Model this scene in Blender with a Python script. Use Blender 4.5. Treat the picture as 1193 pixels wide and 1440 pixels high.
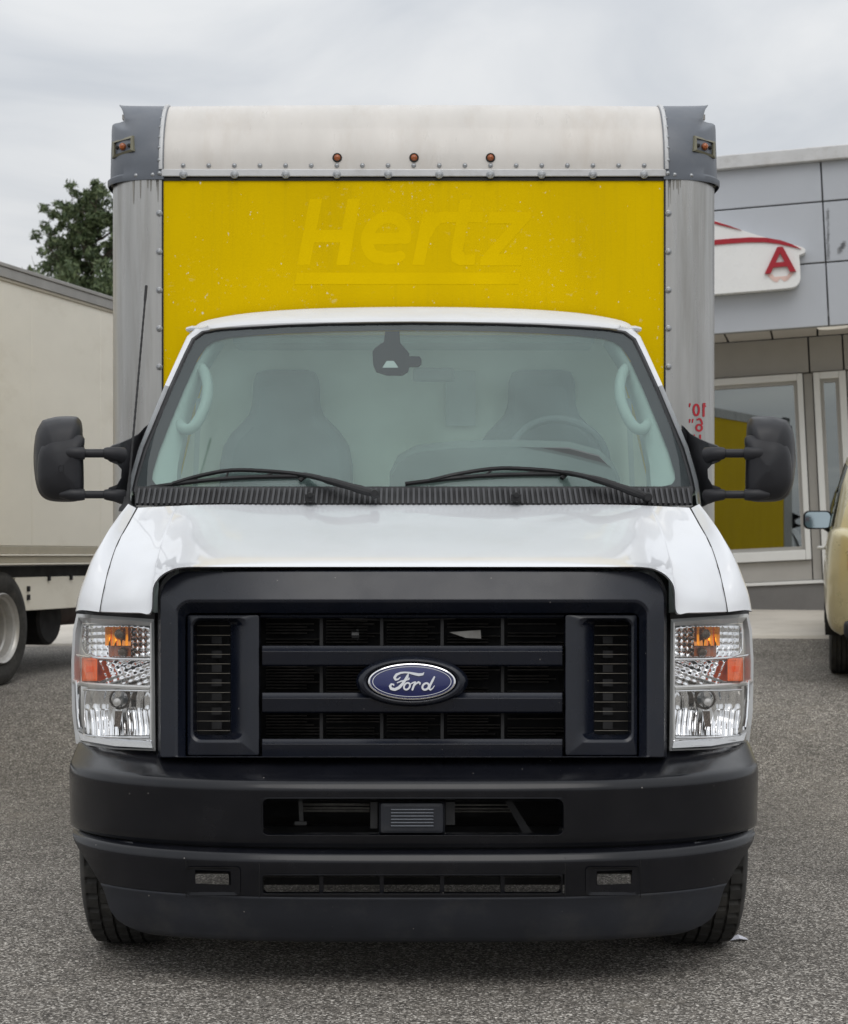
import bpy, bmesh, math, random
import numpy as np
from mathutils import Vector, Matrix
from mathutils.geometry import delaunay_2d_cdt

random.seed(7)
rad = math.radians
scene = bpy.context.scene
for o in list(bpy.data.objects):
    bpy.data.objects.remove(o)
COL = scene.collection

# ------------------------------------------------------------------ camera
F, CX, CY, HC, D = 2690.0, 582.0, 780.0, 1.29, 5.6     # focal length and principal point in photograph pixels
cam_d = bpy.data.cameras.new('camera')
cam = bpy.data.objects.new('camera', cam_d)
COL.objects.link(cam)
cam.location = (0, -D, HC)
cam.rotation_euler = (rad(90), 0, 0)
cam_d.sensor_fit = 'VERTICAL'
cam_d.sensor_height = 36
cam_d.lens = F / 1440 * 36
cam_d.shift_x = (596.5 - CX) / 1440
cam_d.shift_y = (CY - 720) / 1440
cam_d.clip_start = 0.05
cam_d.clip_end = 2000
cam_d.dof.use_dof = True
cam_d.dof.focus_distance = 5.9
cam_d.dof.aperture_fstop = 9.0
scene.camera = cam

# ------------------------------------------------------------------ light
SUN_EL, SUN_AZ = rad(52), rad(174)        # azimuth measured clockwise from +Y: behind the camera
world = bpy.data.worlds.new('World')
scene.world = world
world.use_nodes = True
wn, wl = world.node_tree.nodes, world.node_tree.links
wn.clear()
w_out = wn.new('ShaderNodeOutputWorld')
w_bg = wn.new('ShaderNodeBackground')
w_bg.inputs['Strength'].default_value = 0.1
sky = wn.new('ShaderNodeTexSky')
sky.sky_type = 'NISHITA'
sky.sun_disc = False
sky.sun_elevation = SUN_EL
sky.sun_rotation = SUN_AZ
sky.dust_density = 4
geo = wn.new('ShaderNodeTexCoord')
sep = wn.new('ShaderNodeSeparateXYZ')
wl.new(geo.outputs['Generated'], sep.inputs[0])
mx = wn.new('ShaderNodeMath'); mx.operation = 'MAXIMUM'; mx.inputs[1].default_value = 0.0
wl.new(sep.outputs['Z'], mx.inputs[0])
ad = wn.new('ShaderNodeMath'); ad.operation = 'ADD'; ad.inputs[1].default_value = 0.16
wl.new(mx.outputs[0], ad.inputs[0])
dx_ = wn.new('ShaderNodeMath'); dx_.operation = 'DIVIDE'
dy_ = wn.new('ShaderNodeMath'); dy_.operation = 'DIVIDE'
wl.new(sep.outputs['X'], dx_.inputs[0]); wl.new(ad.outputs[0], dx_.inputs[1])
wl.new(sep.outputs['Y'], dy_.inputs[0]); wl.new(ad.outputs[0], dy_.inputs[1])
cmb = wn.new('ShaderNodeCombineXYZ')
wl.new(dx_.outputs[0], cmb.inputs[0]); wl.new(dy_.outputs[0], cmb.inputs[1])
cn = wn.new('ShaderNodeTexNoise')
cn.inputs['Scale'].default_value = 1.9; cn.inputs['Detail'].default_value = 9; cn.inputs['Roughness'].default_value = 0.52
cn.inputs['Distortion'].default_value = 0.5
wl.new(cmb.outputs[0], cn.inputs['Vector'])
cr = wn.new('ShaderNodeValToRGB')
cr.color_ramp.elements[0].position = 0.36; cr.color_ramp.elements[0].color = (0.64, 0.672, 0.715, 1)
cr.color_ramp.elements[1].position = 0.60; cr.color_ramp.elements[1].color = (0.83, 0.845, 0.86, 1)
wl.new(cn.outputs[0], cr.inputs[0])
# standard overcast sky: brighter towards the zenith
zr = wn.new('ShaderNodeMath'); zr.operation = 'MULTIPLY_ADD'
zr.inputs[1].default_value = 9.4; zr.inputs[2].default_value = 7.7
wl.new(mx.outputs[0], zr.inputs[0])
vm = wn.new('ShaderNodeVectorMath'); vm.operation = 'SCALE'
wl.new(cr.outputs[0], vm.inputs[0]); wl.new(zr.outputs[0], vm.inputs['Scale'])
mixw = wn.new('ShaderNodeMixRGB'); mixw.inputs[0].default_value = 0.94
wl.new(sky.outputs[0], mixw.inputs[1]); wl.new(vm.outputs[0], mixw.inputs[2])
wl.new(mixw.outputs[0], w_bg.inputs['Color'])
wl.new(w_bg.outputs[0], w_out.inputs['Surface'])

sun_d = bpy.data.lights.new('sun', 'SUN')
sun_d.energy = 0.8
sun_d.angle = rad(40)
sun_d.color = (1.0, 0.97, 0.93)
sun = bpy.data.objects.new('sun', sun_d)
COL.objects.link(sun)
sv = Vector((math.sin(SUN_AZ) * math.cos(SUN_EL), math.cos(SUN_AZ) * math.cos(SUN_EL), math.sin(SUN_EL)))
sun.rotation_euler = sv.to_track_quat('Z', 'Y').to_euler()
sun.location = sv * 60

vs = scene.view_settings
vs.view_transform = 'Standard'
vs.look = 'None'
vs.gamma = 1
vs.use_curve_mapping = False
vs.exposure = 0.0
scene.cycles.use_denoising = True
scene.cycles.max_bounces = 10
scene.cycles.transparent_max_bounces = 16

# ------------------------------------------------------------------ helpers: pixels of the photograph to points at a known depth
def X(px, Y): return (px - CX) * (Y + D) / F
def Z(py, Y): return HC - (py - CY) * (Y + D) / F
def P(px, py, Y): return Vector((X(px, Y), Y, Z(py, Y)))
def on(px, py, fn, off=0.0):
    Y = 0.3
    for _ in range(25):
        Y = 0.5 * Y + 0.5 * (fn(X(px, Y), Z(py, Y)) + off)
    return P(px, py, Y)
def sstep(t):
    t = max(0.0, min(1.0, t))
    return t * t * (3 - 2 * t)

# ------------------------------------------------------------------ helpers: meshes
class MB:
    def __init__(s):
        s.v, s.f = [], []
    def grid(s, rows, closed_u=False, closed_v=False, skip=None):
        n, m, b = len(rows), len(rows[0]), len(s.v)
        for r in rows:
            s.v += [tuple(p) for p in r]
        for i in range(n if closed_v else n - 1):
            for j in range(m if closed_u else m - 1):
                if skip and skip(i, j): continue
                i2, j2 = (i + 1) % n, (j + 1) % m
                s.f.append((b + i * m + j, b + i * m + j2, b + i2 * m + j2, b + i2 * m + j))
        return s
    def fan(s, pts):
        b = len(s.v)
        s.v += [tuple(p) for p in pts]
        s.f.append(tuple(range(b, b + len(pts))))
        return s
    def box(s, c, size, mat=None):
        b = len(s.v)
        for dx in (-.5, .5):
            for dy in (-.5, .5):
                for dz in (-.5, .5):
                    p = Vector((dx * size[0], dy * size[1], dz * size[2]))
                    if mat is not None: p = mat @ p
                    s.v.append(tuple(p + Vector(c)))
        for q in ((0, 1, 3, 2), (4, 6, 7, 5), (0, 4, 5, 1), (2, 3, 7, 6), (0, 2, 6, 4), (1, 5, 7, 3)):
            s.f.append(tuple(b + k for k in q))
        return s
    def hexa(s, a, b_):
        """a, b_: two quads (4 points each) joined into a closed block"""
        b = len(s.v)
        s.v += [tuple(p) for p in a] + [tuple(p) for p in b_]
        for q in ((0, 1, 2, 3), (7, 6, 5, 4), (0, 4, 5, 1), (1, 5, 6, 2), (2, 6, 7, 3), (3, 7, 4, 0)):
            s.f.append(tuple(b + k for k in q))
        return s
    def tube(s, path, radii, n=10, cap=True, flat=1.0):
        path = [Vector(p) for p in path]
        if not isinstance(radii, (list, tuple)): radii = [radii] * len(path)
        rows, up = [], None
        for i, p in enumerate(path):
            t = (path[min(i + 1, len(path) - 1)] - path[max(i - 1, 0)]).normalized()
            if up is None:
                up = Vector((0, 0, 1)) if abs(t.z) < 0.9 else Vector((0, 1, 0))
            sd = t.cross(up).normalized()
            up = sd.cross(t).normalized()
            rows.append([p + (sd * math.cos(2 * math.pi * k / n) + up * flat * math.sin(2 * math.pi * k / n)) * radii[i] for k in range(n)])
        s.grid(rows, closed_u=True)
        if cap:
            s.fan(rows[0]); s.fan(rows[-1])
        return s
    def lathe(s, prof, n=32, axis='X', c=(0, 0, 0), cap=False):
        """prof: (along axis, radius)"""
        rows = []
        for a, r in prof:
            row = []
            for k in range(n):
                t = 2 * math.pi * k / n
                u, w = r * math.cos(t), r * math.sin(t)
                p = {'X': (a, u, w), 'Y': (u, a, w), 'Z': (u, w, a)}[axis]
                row.append(Vector(p) + Vector(c))
            rows.append(row)
        s.grid(rows, closed_u=True)
        if cap:
            s.fan(rows[0]); s.fan(rows[-1])
        return s
    def build(s, name, mat, parent=None, smooth=35, bevel=0, solid=0, label=None, seg=2, weld=False):
        me = bpy.data.meshes.new(name)
        me.from_pydata(s.v, [], s.f)
        bm = bmesh.new()
        bm.from_mesh(me)
        if weld: bmesh.ops.remove_doubles(bm, verts=bm.verts, dist=1e-5)
        bmesh.ops.recalc_face_normals(bm, faces=bm.faces)
        bm.to_mesh(me)
        bm.free()
        if smooth:
            me.polygons.foreach_set('use_smooth', [True] * len(me.polygons))
            me.set_sharp_from_angle(angle=rad(smooth))
        me.materials.append(mat)
        o = bpy.data.objects.new(name, me)
        COL.objects.link(o)
        if parent is not None: o.parent = parent
        if solid:
            md = o.modifiers.new('solid', 'SOLIDIFY'); md.thickness = abs(solid); md.offset = -1 if solid > 0 else 1
        if bevel:
            md = o.modifiers.new('bevel', 'BEVEL'); md.width = bevel; md.segments = seg; md.limit_method = 'ANGLE'; md.angle_limit = rad(35)
        if label: o['label'] = label
        return o

def thing(name, label, cat, loc=(0, 0, 0), group=None, rot=None):
    o = bpy.data.objects.new(name, None)
    COL.objects.link(o)
    o.location = loc
    o.empty_display_size = 0.2
    if rot is not None: o.rotation_euler = rot
    o['label'] = label; o['category'] = cat
    if group: o['group'] = group
    return o

def copy_to(src, loc, parent=None, rot=None):
    c = src.copy()
    COL.objects.link(c)
    c.location = loc
    if rot is not None: c.rotation_euler = rot
    c.parent = parent if parent is not None else src.parent
    return c

def inside(p, poly):
    x, y = p; r = False; j = len(poly) - 1
    for i in range(len(poly)):
        xi, yi = poly[i]; xj, yj = poly[j]
        if (yi > y) != (yj > y) and x < (xj - xi) * (y - yi) / (yj - yi) + xi: r = not r
        j = i
    return r

def tri_region(adds, holes=(), step=0):
    """triangles of the union of the polygons adds minus holes; 2-D"""
    verts, edges = [], []
    for poly in list(adds) + list(holes):
        b = len(verts); n = len(poly)
        verts += [Vector((p[0], p[1])) for p in poly]
        edges += [(b + i, b + (i + 1) % n) for i in range(n)]
    if step:
        xs = [v.x for v in verts]; ys = [v.y for v in verts]
        sx = sy = step
        if isinstance(step, tuple): sx, sy = step
        x = min(xs) + sx * .37
        while x < max(xs):
            y = min(ys) + sy * .41
            while y < max(ys):
                if any(inside((x, y), a) for a in adds) and not any(inside((x, y), h) for h in holes):
                    verts.append(Vector((x, y)))
                y += sy
            x += sx
    vo, eo, fo, *_ = delaunay_2d_cdt(verts, edges, [], 0, 1e-7)
    tris = []
    for f in fo:
        c = ((vo[f[0]].x + vo[f[1]].x + vo[f[2]].x) / 3, (vo[f[0]].y + vo[f[1]].y + vo[f[2]].y) / 3)
        if any(inside(c, a) for a in adds) and not any(inside(c, h) for h in holes):
            tris.append(tuple(f))
    return [(v.x, v.y) for v in vo], tris

def plate(mb, adds, holes, fmap, back, step=0, close=False):
    """front skin of a 2-D region mapped to 3-D by fmap, with side walls going back by the vector (or function) back"""
    vo, tris = tri_region(adds, holes, step)
    b = len(mb.v)
    fr = [Vector(fmap(*p)) for p in vo]
    mb.v += [tuple(p) for p in fr]
    mb.f += [(b + t[0], b + t[1], b + t[2]) for t in tris]
    cnt = {}
    for t in tris:
        for a, c in ((t[0], t[1]), (t[1], t[2]), (t[2], t[0])):
            k = (min(a, c), max(a, c))
            cnt[k] = cnt.get(k, 0) + 1
    if back is not None:
        bd = [k for k, n in cnt.items() if n == 1]
        idx = {}
        for a, c in bd:
            for q in (a, c):
                if q not in idx:
                    idx[q] = len(mb.v)
                    mb.v.append(tuple(fr[q] + Vector(back)))
            mb.f.append((b + a, b + c, idx[c], idx[a]))
        if close:
            b2 = len(mb.v)
            mb.v += [tuple(p + Vector(back)) for p in fr]
            mb.f += [(b2 + t[2], b2 + t[1], b2 + t[0]) for t in tris]
    return mb

def rrect(l, t, r, b, rd, n=6):
    rd = max(rd, 1e-4)
    out = []
    for cx, cy, a0 in ((r - rd, t + rd, -90), (r - rd, b - rd, 0), (l + rd, b - rd, 90), (l + rd, t + rd, 180)):
        for k in range(n + 1):
            a = rad(a0 + 90 * k / n)
            out.append((cx + rd * math.cos(a), cy + rd * math.sin(a)))
    return out

def rr4(l, t, r, b, rt, rb, n=8):
    out = []
    for cx, cy, a0, rd in ((r - rt, t + rt, -90, rt), (r - rb, b - rb, 0, rb), (l + rb, b - rb, 90, rb), (l + rt, t + rt, 180, rt)):
        for k in range(n + 1):
            a = rad(a0 + 90 * k / n)
            out.append((cx + rd * math.cos(a), cy + rd * math.sin(a)))
    return out

def dens(poly, step):
    out = []
    for i in range(len(poly)):
        a, b = poly[i], poly[(i + 1) % len(poly)]
        n = max(1, int(math.hypot(b[0] - a[0], b[1] - a[1]) / step))
        out += [(a[0] + (b[0] - a[0]) * k / n, a[1] + (b[1] - a[1]) * k / n) for k in range(n)]
    return out

def same_count(polys, step):
    """densify several outlines of equal point count so that they keep equal counts (for ring lofts)"""
    out = [[] for _ in polys]
    m = len(polys[0])
    for i in range(m):
        a, b = polys[0][i], polys[0][(i + 1) % m]
        n = max(1, int(math.hypot(b[0] - a[0], b[1] - a[1]) / step))
        for q, po in enumerate(polys):
            a, b = po[i], po[(i + 1) % m]
            out[q] += [(a[0] + (b[0] - a[0]) * k / n, a[1] + (b[1] - a[1]) * k / n) for k in range(n)]
    return out

def ring(mb, polys, offs, fn, step=12, capfirst=False, caplast=False):
    """loft between outlines (pixels) lying on depth function fn shifted by offs"""
    ps = same_count(polys, step)
    rows = [[on(p[0], p[1], fn, of) for p in po] for po, of in zip(ps, offs)]
    mb.grid(rows, closed_u=True)
    if capfirst: mb.fan(rows[0])
    if caplast: mb.fan(rows[-1])
    return rows

def crom(p, t):
    """Catmull-Rom through list of vectors/tuples, t in 0..len-1"""
    n = len(p)
    i = min(int(t), n - 2); u = t - i
    p1, p2 = np.array(p[i], float), np.array(p[i + 1], float)
    p0 = np.array(p[i - 1], float) if i > 0 else 2 * p1 - p2
    p3 = np.array(p[i + 2], float) if i + 2 < n else 2 * p2 - p1
    return 0.5 * ((2 * p1) + (p2 - p0) * u + (2 * p0 - 5 * p1 + 4 * p2 - p3) * u * u + (3 * p1 - p0 - 3 * p2 + p3) * u ** 3)

def smooth_rows(rows, nu, nv):
    """rows of control points -> finely sampled rows"""
    a = [[crom(r, k * (len(r) - 1) / nu) for k in range(nu + 1)] for r in rows]
    out = []
    for j in range(nv + 1):
        t = j * (len(rows) - 1) / nv
        out.append([Vector(crom([a[i][k] for i in range(len(rows))], t)) for k in range(nu + 1)])
    return out

def strokes(lines, circ=8):
    """strokes: list of polylines of (x, y, width) -> convex pieces for a union"""
    out = []
    for ln in lines:
        for (x0, y0, w0), (x1, y1, w1) in zip(ln[:-1], ln[1:]):
            dx, dy = x1 - x0, y1 - y0
            L = math.hypot(dx, dy) or 1
            nx, ny = -dy / L / 2, dx / L / 2
            out.append([(x0 + nx * w0, y0 + ny * w0), (x1 + nx * w1, y1 + ny * w1), (x1 - nx * w1, y1 - ny * w1), (x0 - nx * w0, y0 - ny * w0)])
        for x, y, w in ln:
            out.append([(x + w / 2 * math.cos(2 * math.pi * (k + .37) / circ), y + w / 2 * math.sin(2 * math.pi * (k + .37) / circ)) for k in range(circ)])
    return out

def arc(cx, cy, rx, ry, a0, a1, w, n=16, tilt=0):
    out = []
    for k in range(n + 1):
        a = rad(a0 + (a1 - a0) * k / n)
        x, y = rx * math.cos(a), ry * math.sin(a)
        out.append((cx + x - y * tilt, cy + y, w))
    return out

# ------------------------------------------------------------------ helpers: materials
def nodes_of(m):
    return m.node_tree.nodes, m.node_tree.links

def mat(name, col, rough=0.5, metal=0.0, var=0.12, vscale=4.0, rvar=0.1, bump=0.0, bscale=150.0, coat=0.0, bevel=0.0,
        stain=None, stain_scale=2.0, stain_amt=0.4, stretch=(1, 1, 1), spec=0.5, emit=None, specks=0):
    m = bpy.data.materials.new(name)
    m.use_nodes = True
    n, l = nodes_of(m)
    b = n['Principled BSDF']
    b.inputs['Metallic'].default_value = metal
    b.inputs['Coat Weight'].default_value = coat
    b.inputs['Coat Roughness'].default_value = 0.04
    b.inputs['Specular IOR Level'].default_value = spec
    tc = n.new('ShaderNodeTexCoord')
    mp = n.new('ShaderNodeMapping'); mp.inputs['Scale'].default_value = stretch
    l.new(tc.outputs['Object'], mp.inputs[0])
    nz = n.new('ShaderNodeTexNoise'); nz.inputs['Scale'].default_value = vscale; nz.inputs['Detail'].default_value = 6
    nz.inputs['Roughness'].default_value = 0.6
    l.new(mp.outputs[0], nz.inputs['Vector'])
    mr = n.new('ShaderNodeMapRange')
    mr.inputs['From Min'].default_value = 0.3; mr.inputs['From Max'].default_value = 0.7
    mr.inputs['To Min'].default_value = 1 - var; mr.inputs['To Max'].default_value = 1 + var
    l.new(nz.outputs[0], mr.inputs['Value'])
    sc = n.new('ShaderNodeVectorMath'); sc.operation = 'SCALE'
    sc.inputs[0].default_value = col[:3]
    l.new(mr.outputs[0], sc.inputs['Scale'])
    csock = sc.outputs[0]
    if stain:
        n2 = n.new('ShaderNodeTexNoise'); n2.inputs['Scale'].default_value = stain_scale; n2.inputs['Detail'].default_value = 8
        n2.inputs['Roughness'].default_value = 0.7
        l.new(mp.outputs[0], n2.inputs['Vector'])
        r2 = n.new('ShaderNodeMapRange')
        r2.inputs['From Min'].default_value = 0.5; r2.inputs['From Max'].default_value = 0.75
        r2.inputs['To Max'].default_value = stain_amt
        l.new(n2.outputs[0], r2.inputs['Value'])
        mx_ = n.new('ShaderNodeMixRGB'); mx_.inputs[2].default_value = (*stain, 1)
        l.new(r2.outputs[0], mx_.inputs[0]); l.new(csock, mx_.inputs[1])
        csock = mx_.outputs[0]
    if specks:
        # stone chips and dust specks
        v = n.new('ShaderNodeTexVoronoi'); v.inputs['Scale'].default_value = 34
        l.new(tc.outputs['Object'], v.inputs['Vector'])
        se = n.new('ShaderNodeSeparateColor'); l.new(v.outputs['Color'], se.inputs[0])
        rr_ = n.new('ShaderNodeMapRange'); rr_.inputs['From Min'].default_value = .80; rr_.inputs['From Max'].default_value = 1.0; rr_.inputs['To Max'].default_value = .085
        l.new(se.outputs[0], rr_.inputs['Value'])
        lt = n.new('ShaderNodeMath'); lt.operation = 'LESS_THAN'
        l.new(v.outputs['Distance'], lt.inputs[0]); l.new(rr_.outputs[0], lt.inputs[1])
        ml = n.new('ShaderNodeMath'); ml.operation = 'MULTIPLY'; ml.inputs[1].default_value = specks
        l.new(lt.outputs[0], ml.inputs[0])
        mk = n.new('ShaderNodeMixRGB'); mk.inputs[2].default_value = (.28, .26, .24, 1)
        l.new(ml.outputs[0], mk.inputs[0]); l.new(csock, mk.inputs[1])
        csock = mk.outputs[0]
    l.new(csock, b.inputs['Base Color'])
    n3 = n.new('ShaderNodeTexNoise'); n3.inputs['Scale'].default_value = vscale * 2.7; n3.inputs['Detail'].default_value = 5
    l.new(mp.outputs[0], n3.inputs['Vector'])
    r3 = n.new('ShaderNodeMapRange')
    r3.inputs['From Min'].default_value = 0.3; r3.inputs['From Max'].default_value = 0.7
    r3.inputs['To Min'].default_value = max(0.02, rough - rvar); r3.inputs['To Max'].default_value = min(1, rough + rvar)
    l.new(n3.outputs[0], r3.inputs['Value'])
    l.new(r3.outputs[0], b.inputs['Roughness'])
    nsock = None
    if bevel:
        bv = n.new('ShaderNodeBevel'); bv.samples = 4; bv.inputs['Radius'].default_value = bevel
        nsock = bv.outputs[0]
    if bump:
        n4 = n.new('ShaderNodeTexNoise'); n4.inputs['Scale'].default_value = bscale; n4.inputs['Detail'].default_value = 3
        l.new(mp.outputs[0], n4.inputs['Vector'])
        bp = n.new('ShaderNodeBump'); bp.inputs['Strength'].default_value = bump; bp.inputs['Distance'].default_value = 0.002
        l.new(n4.outputs[0], bp.inputs['Height'])
        if nsock: l.new(nsock, bp.inputs['Normal'])
        nsock = bp.outputs[0]
    if nsock: l.new(nsock, b.inputs['Normal'])
    if emit:
        b.inputs['Emission Color'].default_value = (*emit[:3], 1); b.inputs['Emission Strength'].default_value = emit[3]
    return m

def glass_mat(name, tint, refl=0.0, f0=0.08, rough=0.0, dust=0.0, graze=1.0):
    """thin pane: Schlick mix of a tinted see-through sheet and a mirror reflection, with an optional thin film of dust"""
    m = bpy.data.materials.new(name); m.use_nodes = True
    n, l = nodes_of(m)
    n.remove(n['Principled BSDF'])
    out = n['Material Output']
    tr = n.new('ShaderNodeBsdfTransparent'); tr.inputs[0].default_value = (*tint, 1)
    gl = n.new('ShaderNodeBsdfGlossy'); gl.inputs['Roughness'].default_value = rough
    gl.inputs[0].default_value = (0.95, 1.0, 0.98, 1)
    lw = n.new('ShaderNodeLayerWeight')
    pw = n.new('ShaderNodeMath'); pw.operation = 'POWER'; pw.inputs[1].default_value = 5.0
    l.new(lw.outputs['Facing'], pw.inputs[0])
    ma = n.new('ShaderNodeMath'); ma.operation = 'MULTIPLY_ADD'; ma.use_clamp = True
    ma.inputs[1].default_value = (1 - f0 - refl) * graze; ma.inputs[2].default_value = f0 + refl
    l.new(pw.outputs[0], ma.inputs[0])
    base = tr.outputs[0]
    if dust:
        df = n.new('ShaderNodeBsdfDiffuse'); df.inputs[0].default_value = (0.54, 0.60, 0.61, 1)
        tc = n.new('ShaderNodeTexCoord')
        nz = n.new('ShaderNodeTexNoise'); nz.inputs['Scale'].default_value = 3.0; nz.inputs['Detail'].default_value = 6
        l.new(tc.outputs['Object'], nz.inputs['Vector'])
        mr = n.new('ShaderNodeMapRange'); mr.inputs['From Min'].default_value = .3; mr.inputs['From Max'].default_value = .7
        mr.inputs['To Min'].default_value = dust * .7; mr.inputs['To Max'].default_value = dust * 1.3
        l.new(nz.outputs[0], mr.inputs['Value'])
        md = n.new('ShaderNodeMixShader')
        l.new(mr.outputs[0], md.inputs[0]); l.new(base, md.inputs[1]); l.new(df.outputs[0], md.inputs[2])
        base = md.outputs[0]
    mi = n.new('ShaderNodeMixShader')
    l.new(ma.outputs[0], mi.inputs[0]); l.new(base, mi.inputs[1]); l.new(gl.outputs[0], mi.inputs[2])
    l.new(mi.outputs[0], out.inputs['Surface'])
    return m

M = {}
M['white_paint'] = mat('white_paint', (0.715, 0.73, 0.755), 0.34, var=0.015, coat=0.9, rvar=0.05, stain=(0.52, 0.50, 0.46), stain_scale=3, stain_amt=0.18)
M['roof_white'] = mat('roof_white', (0.67, 0.68, 0.69), 0.55, var=0.03, rvar=0.08, coat=0.0, spec=0.3)
M['black_plastic'] = mat('black_plastic', (0.0055, 0.0075, 0.0145), 0.27, specks=.5, spec=0.48, var=0.25, vscale=3, rvar=0.06, bump=0.012, bscale=900, bevel=0.005,
                         stain=(0.05, 0.04, 0.034), stain_scale=5, stain_amt=0.12)
M['bumper_black'] = mat('bumper_black', (0.0065, 0.0070, 0.0098), 0.20, specks=.8, spec=0.36, var=0.25, vscale=3, rvar=0.06, bump=0.015, bscale=700, bevel=0.003,
                        stain=(0.04, 0.037, 0.034), stain_scale=6, stain_amt=0.12)
M['valance_grey'] = mat('valance_grey', (0.020, 0.022, 0.028), 0.45, specks=.6, spec=0.35, var=0.2, rvar=0.1, bump=0.08, bscale=800, stain=(0.09, 0.085, 0.075), stain_scale=5, stain_amt=0.3)
M['mirror_black'] = mat('mirror_black', (0.014, 0.014, 0.017), 0.48, spec=0.4, var=0.15, bump=0.08, bscale=900, bevel=0.004)
M['matte_black'] = mat('matte_black', (0.012, 0.012, 0.013), 0.7, var=0.3, rvar=0.1)
M['deep_black'] = mat('deep_black', (0.006, 0.006, 0.007), 0.8, var=0.3)
M['engine_grey'] = mat('engine_grey', (0.05, 0.05, 0.05), 0.45, metal=0.6, var=0.4, vscale=12)
M['engine_steel'] = mat('engine_steel', (0.30, 0.29, 0.27), 0.45, metal=0.7, var=0.4, vscale=12)
M['rubber'] = mat('rubber', (0.030, 0.029, 0.027), 0.8, var=0.35, vscale=9, stain=(0.12, 0.112, 0.098), stain_scale=7, stain_amt=0.55, bump=0.1, bscale=300)
M['seal_black'] = mat('seal_black', (0.014, 0.014, 0.016), 0.5)
M['frit'] = mat('frit', (0.022, 0.021, 0.027), 0.5, var=0.1, spec=0.1)
M['aluminium'] = mat('aluminium', (0.44, 0.435, 0.42), 0.36, metal=0.85, var=0.12, vscale=2.2, rvar=0.12, stretch=(7, 7, 0.5), stain=(0.22, 0.20, 0.17), stain_scale=1.6, stain_amt=0.55, bump=0.05, bscale=120)
M['rail_white'] = mat('rail_white', (0.58, 0.58, 0.58), 0.4, metal=0.3, var=0.1, stain=(0.2, 0.17, 0.13), stain_scale=5, stain_amt=0.5)
M['cap_grey'] = mat('cap_grey', (0.115, 0.128, 0.15), 0.42, var=0.12, rvar=0.08, bump=0.05, bscale=500, bevel=0.004, stain=(0.2, 0.19, 0.17), stain_scale=4, stain_amt=0.25)
M['cap_white'] = mat('cap_white', (0.60, 0.57, 0.53), 0.36, var=0.06, vscale=2.5, stretch=(2.5, 1, .8), stain=(0.36, 0.28, 0.20), stain_scale=1.6, stain_amt=0.36, coat=0.15)
M['zinc'] = mat('zinc', (0.34, 0.35, 0.36), 0.42, metal=0.8, var=0.2, vscale=30)
M['vent_wire'] = mat('vent_wire', (0.16, 0.145, 0.12), 0.5, var=0.3)
M['fin_grey'] = mat('fin_grey', (0.22, 0.21, 0.20), 0.5, metal=0.2, var=0.4, vscale=12)
M['dirt'] = mat('dirt', (0.27, 0.26, 0.235), 0.8, var=0.35)
M['dark_gap'] = mat('dark_gap', (0.02, 0.019, 0.017), 0.8)
M['chrome'] = mat('chrome', (0.82, 0.82, 0.83), 0.09, metal=1.0, var=0.02, rvar=0.03)
M['reflector'] = mat('reflector', (0.90, 0.90, 0.91), 0.07, metal=1.0, var=0.02, rvar=0.03)
M['lamp_silver'] = mat('lamp_silver', (0.66, 0.65, 0.63), 0.38, metal=0.75, var=0.06, rvar=0.06)
M['lamp_tray'] = mat('lamp_tray', (0.50, 0.50, 0.50), 0.5, var=0.05)
M['amber'] = mat('amber', (0.95, 0.13, 0.002), 0.35, var=0.12, vscale=60, spec=0.25)
M['amber_chrome'] = mat('amber_chrome', (0.95, 0.30, 0.015), 0.12, metal=1.0, var=0.2, vscale=50)
M['amber_dark'] = mat('amber_dark', (0.32, 0.08, 0.015), 0.3, var=0.3, vscale=60, coat=0.4)
M['bulb'] = mat('bulb', (0.10, 0.07, 0.05), 0.25, metal=0.4, var=0.3, vscale=60)
M['lens'] = glass_mat('lens', (0.97, 0.97, 0.97), f0=0.045, graze=0.35)
M['windshield'] = glass_mat('windshield', (0.82, 0.94, 0.90), refl=0.0, f0=0.06, dust=0.02)
M['inner_haze'] = glass_mat('inner_haze', (0.97, 0.98, 0.97), f0=0.02, dust=0.15)
M['side_glass'] = glass_mat('side_glass', (0.90, 0.95, 0.93))
M['store_glass'] = glass_mat('store_glass', (0.30, 0.34, 0.34), refl=0.20)
M['car_glass'] = glass_mat('car_glass', (0.12, 0.14, 0.14), refl=0.02)
M['mirror_glass'] = mat('mirror_glass', (0.48, 0.58, 0.62), 0.03, metal=1.0, var=0.01, rvar=0.01)
M['emblem_blue'] = mat('emblem_blue', (0.010, 0.016, 0.10), 0.22, var=0.06, coat=0.6, metal=0.2)
M['trim_pale'] = mat('trim_pale', (0.33, 0.37, 0.36), 0.6, var=0.04)
M['interior_grey'] = mat('interior_grey', (0.58, 0.63, 0.54), 0.75, var=0.08)
M['dash_grey'] = mat('dash_grey', (0.10, 0.11, 0.11), 0.7, var=0.1, bump=0.1, bscale=500)
M['seat_grey'] = mat('seat_grey', (0.10, 0.11, 0.12), 0.75, var=0.15)
M['red_vinyl'] = mat('red_vinyl', (0.42, 0.008, 0.02), 0.4, var=0.06)
M['cream_panel'] = mat('cream_panel', (0.80, 0.76, 0.66), 0.4, var=0.05, vscale=0.8, stretch=(1, 1, 2), stain=(0.42, 0.35, 0.24), stain_scale=0.5, stain_amt=0.45)
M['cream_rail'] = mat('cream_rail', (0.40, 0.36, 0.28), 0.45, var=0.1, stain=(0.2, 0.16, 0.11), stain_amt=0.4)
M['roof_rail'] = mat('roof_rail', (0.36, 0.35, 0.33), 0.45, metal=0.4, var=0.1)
M['rim_grey'] = mat('rim_grey', (0.46, 0.45, 0.43), 0.4, metal=0.5, var=0.12, stain=(0.2, 0.17, 0.13), stain_scale=6, stain_amt=0.4)
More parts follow.
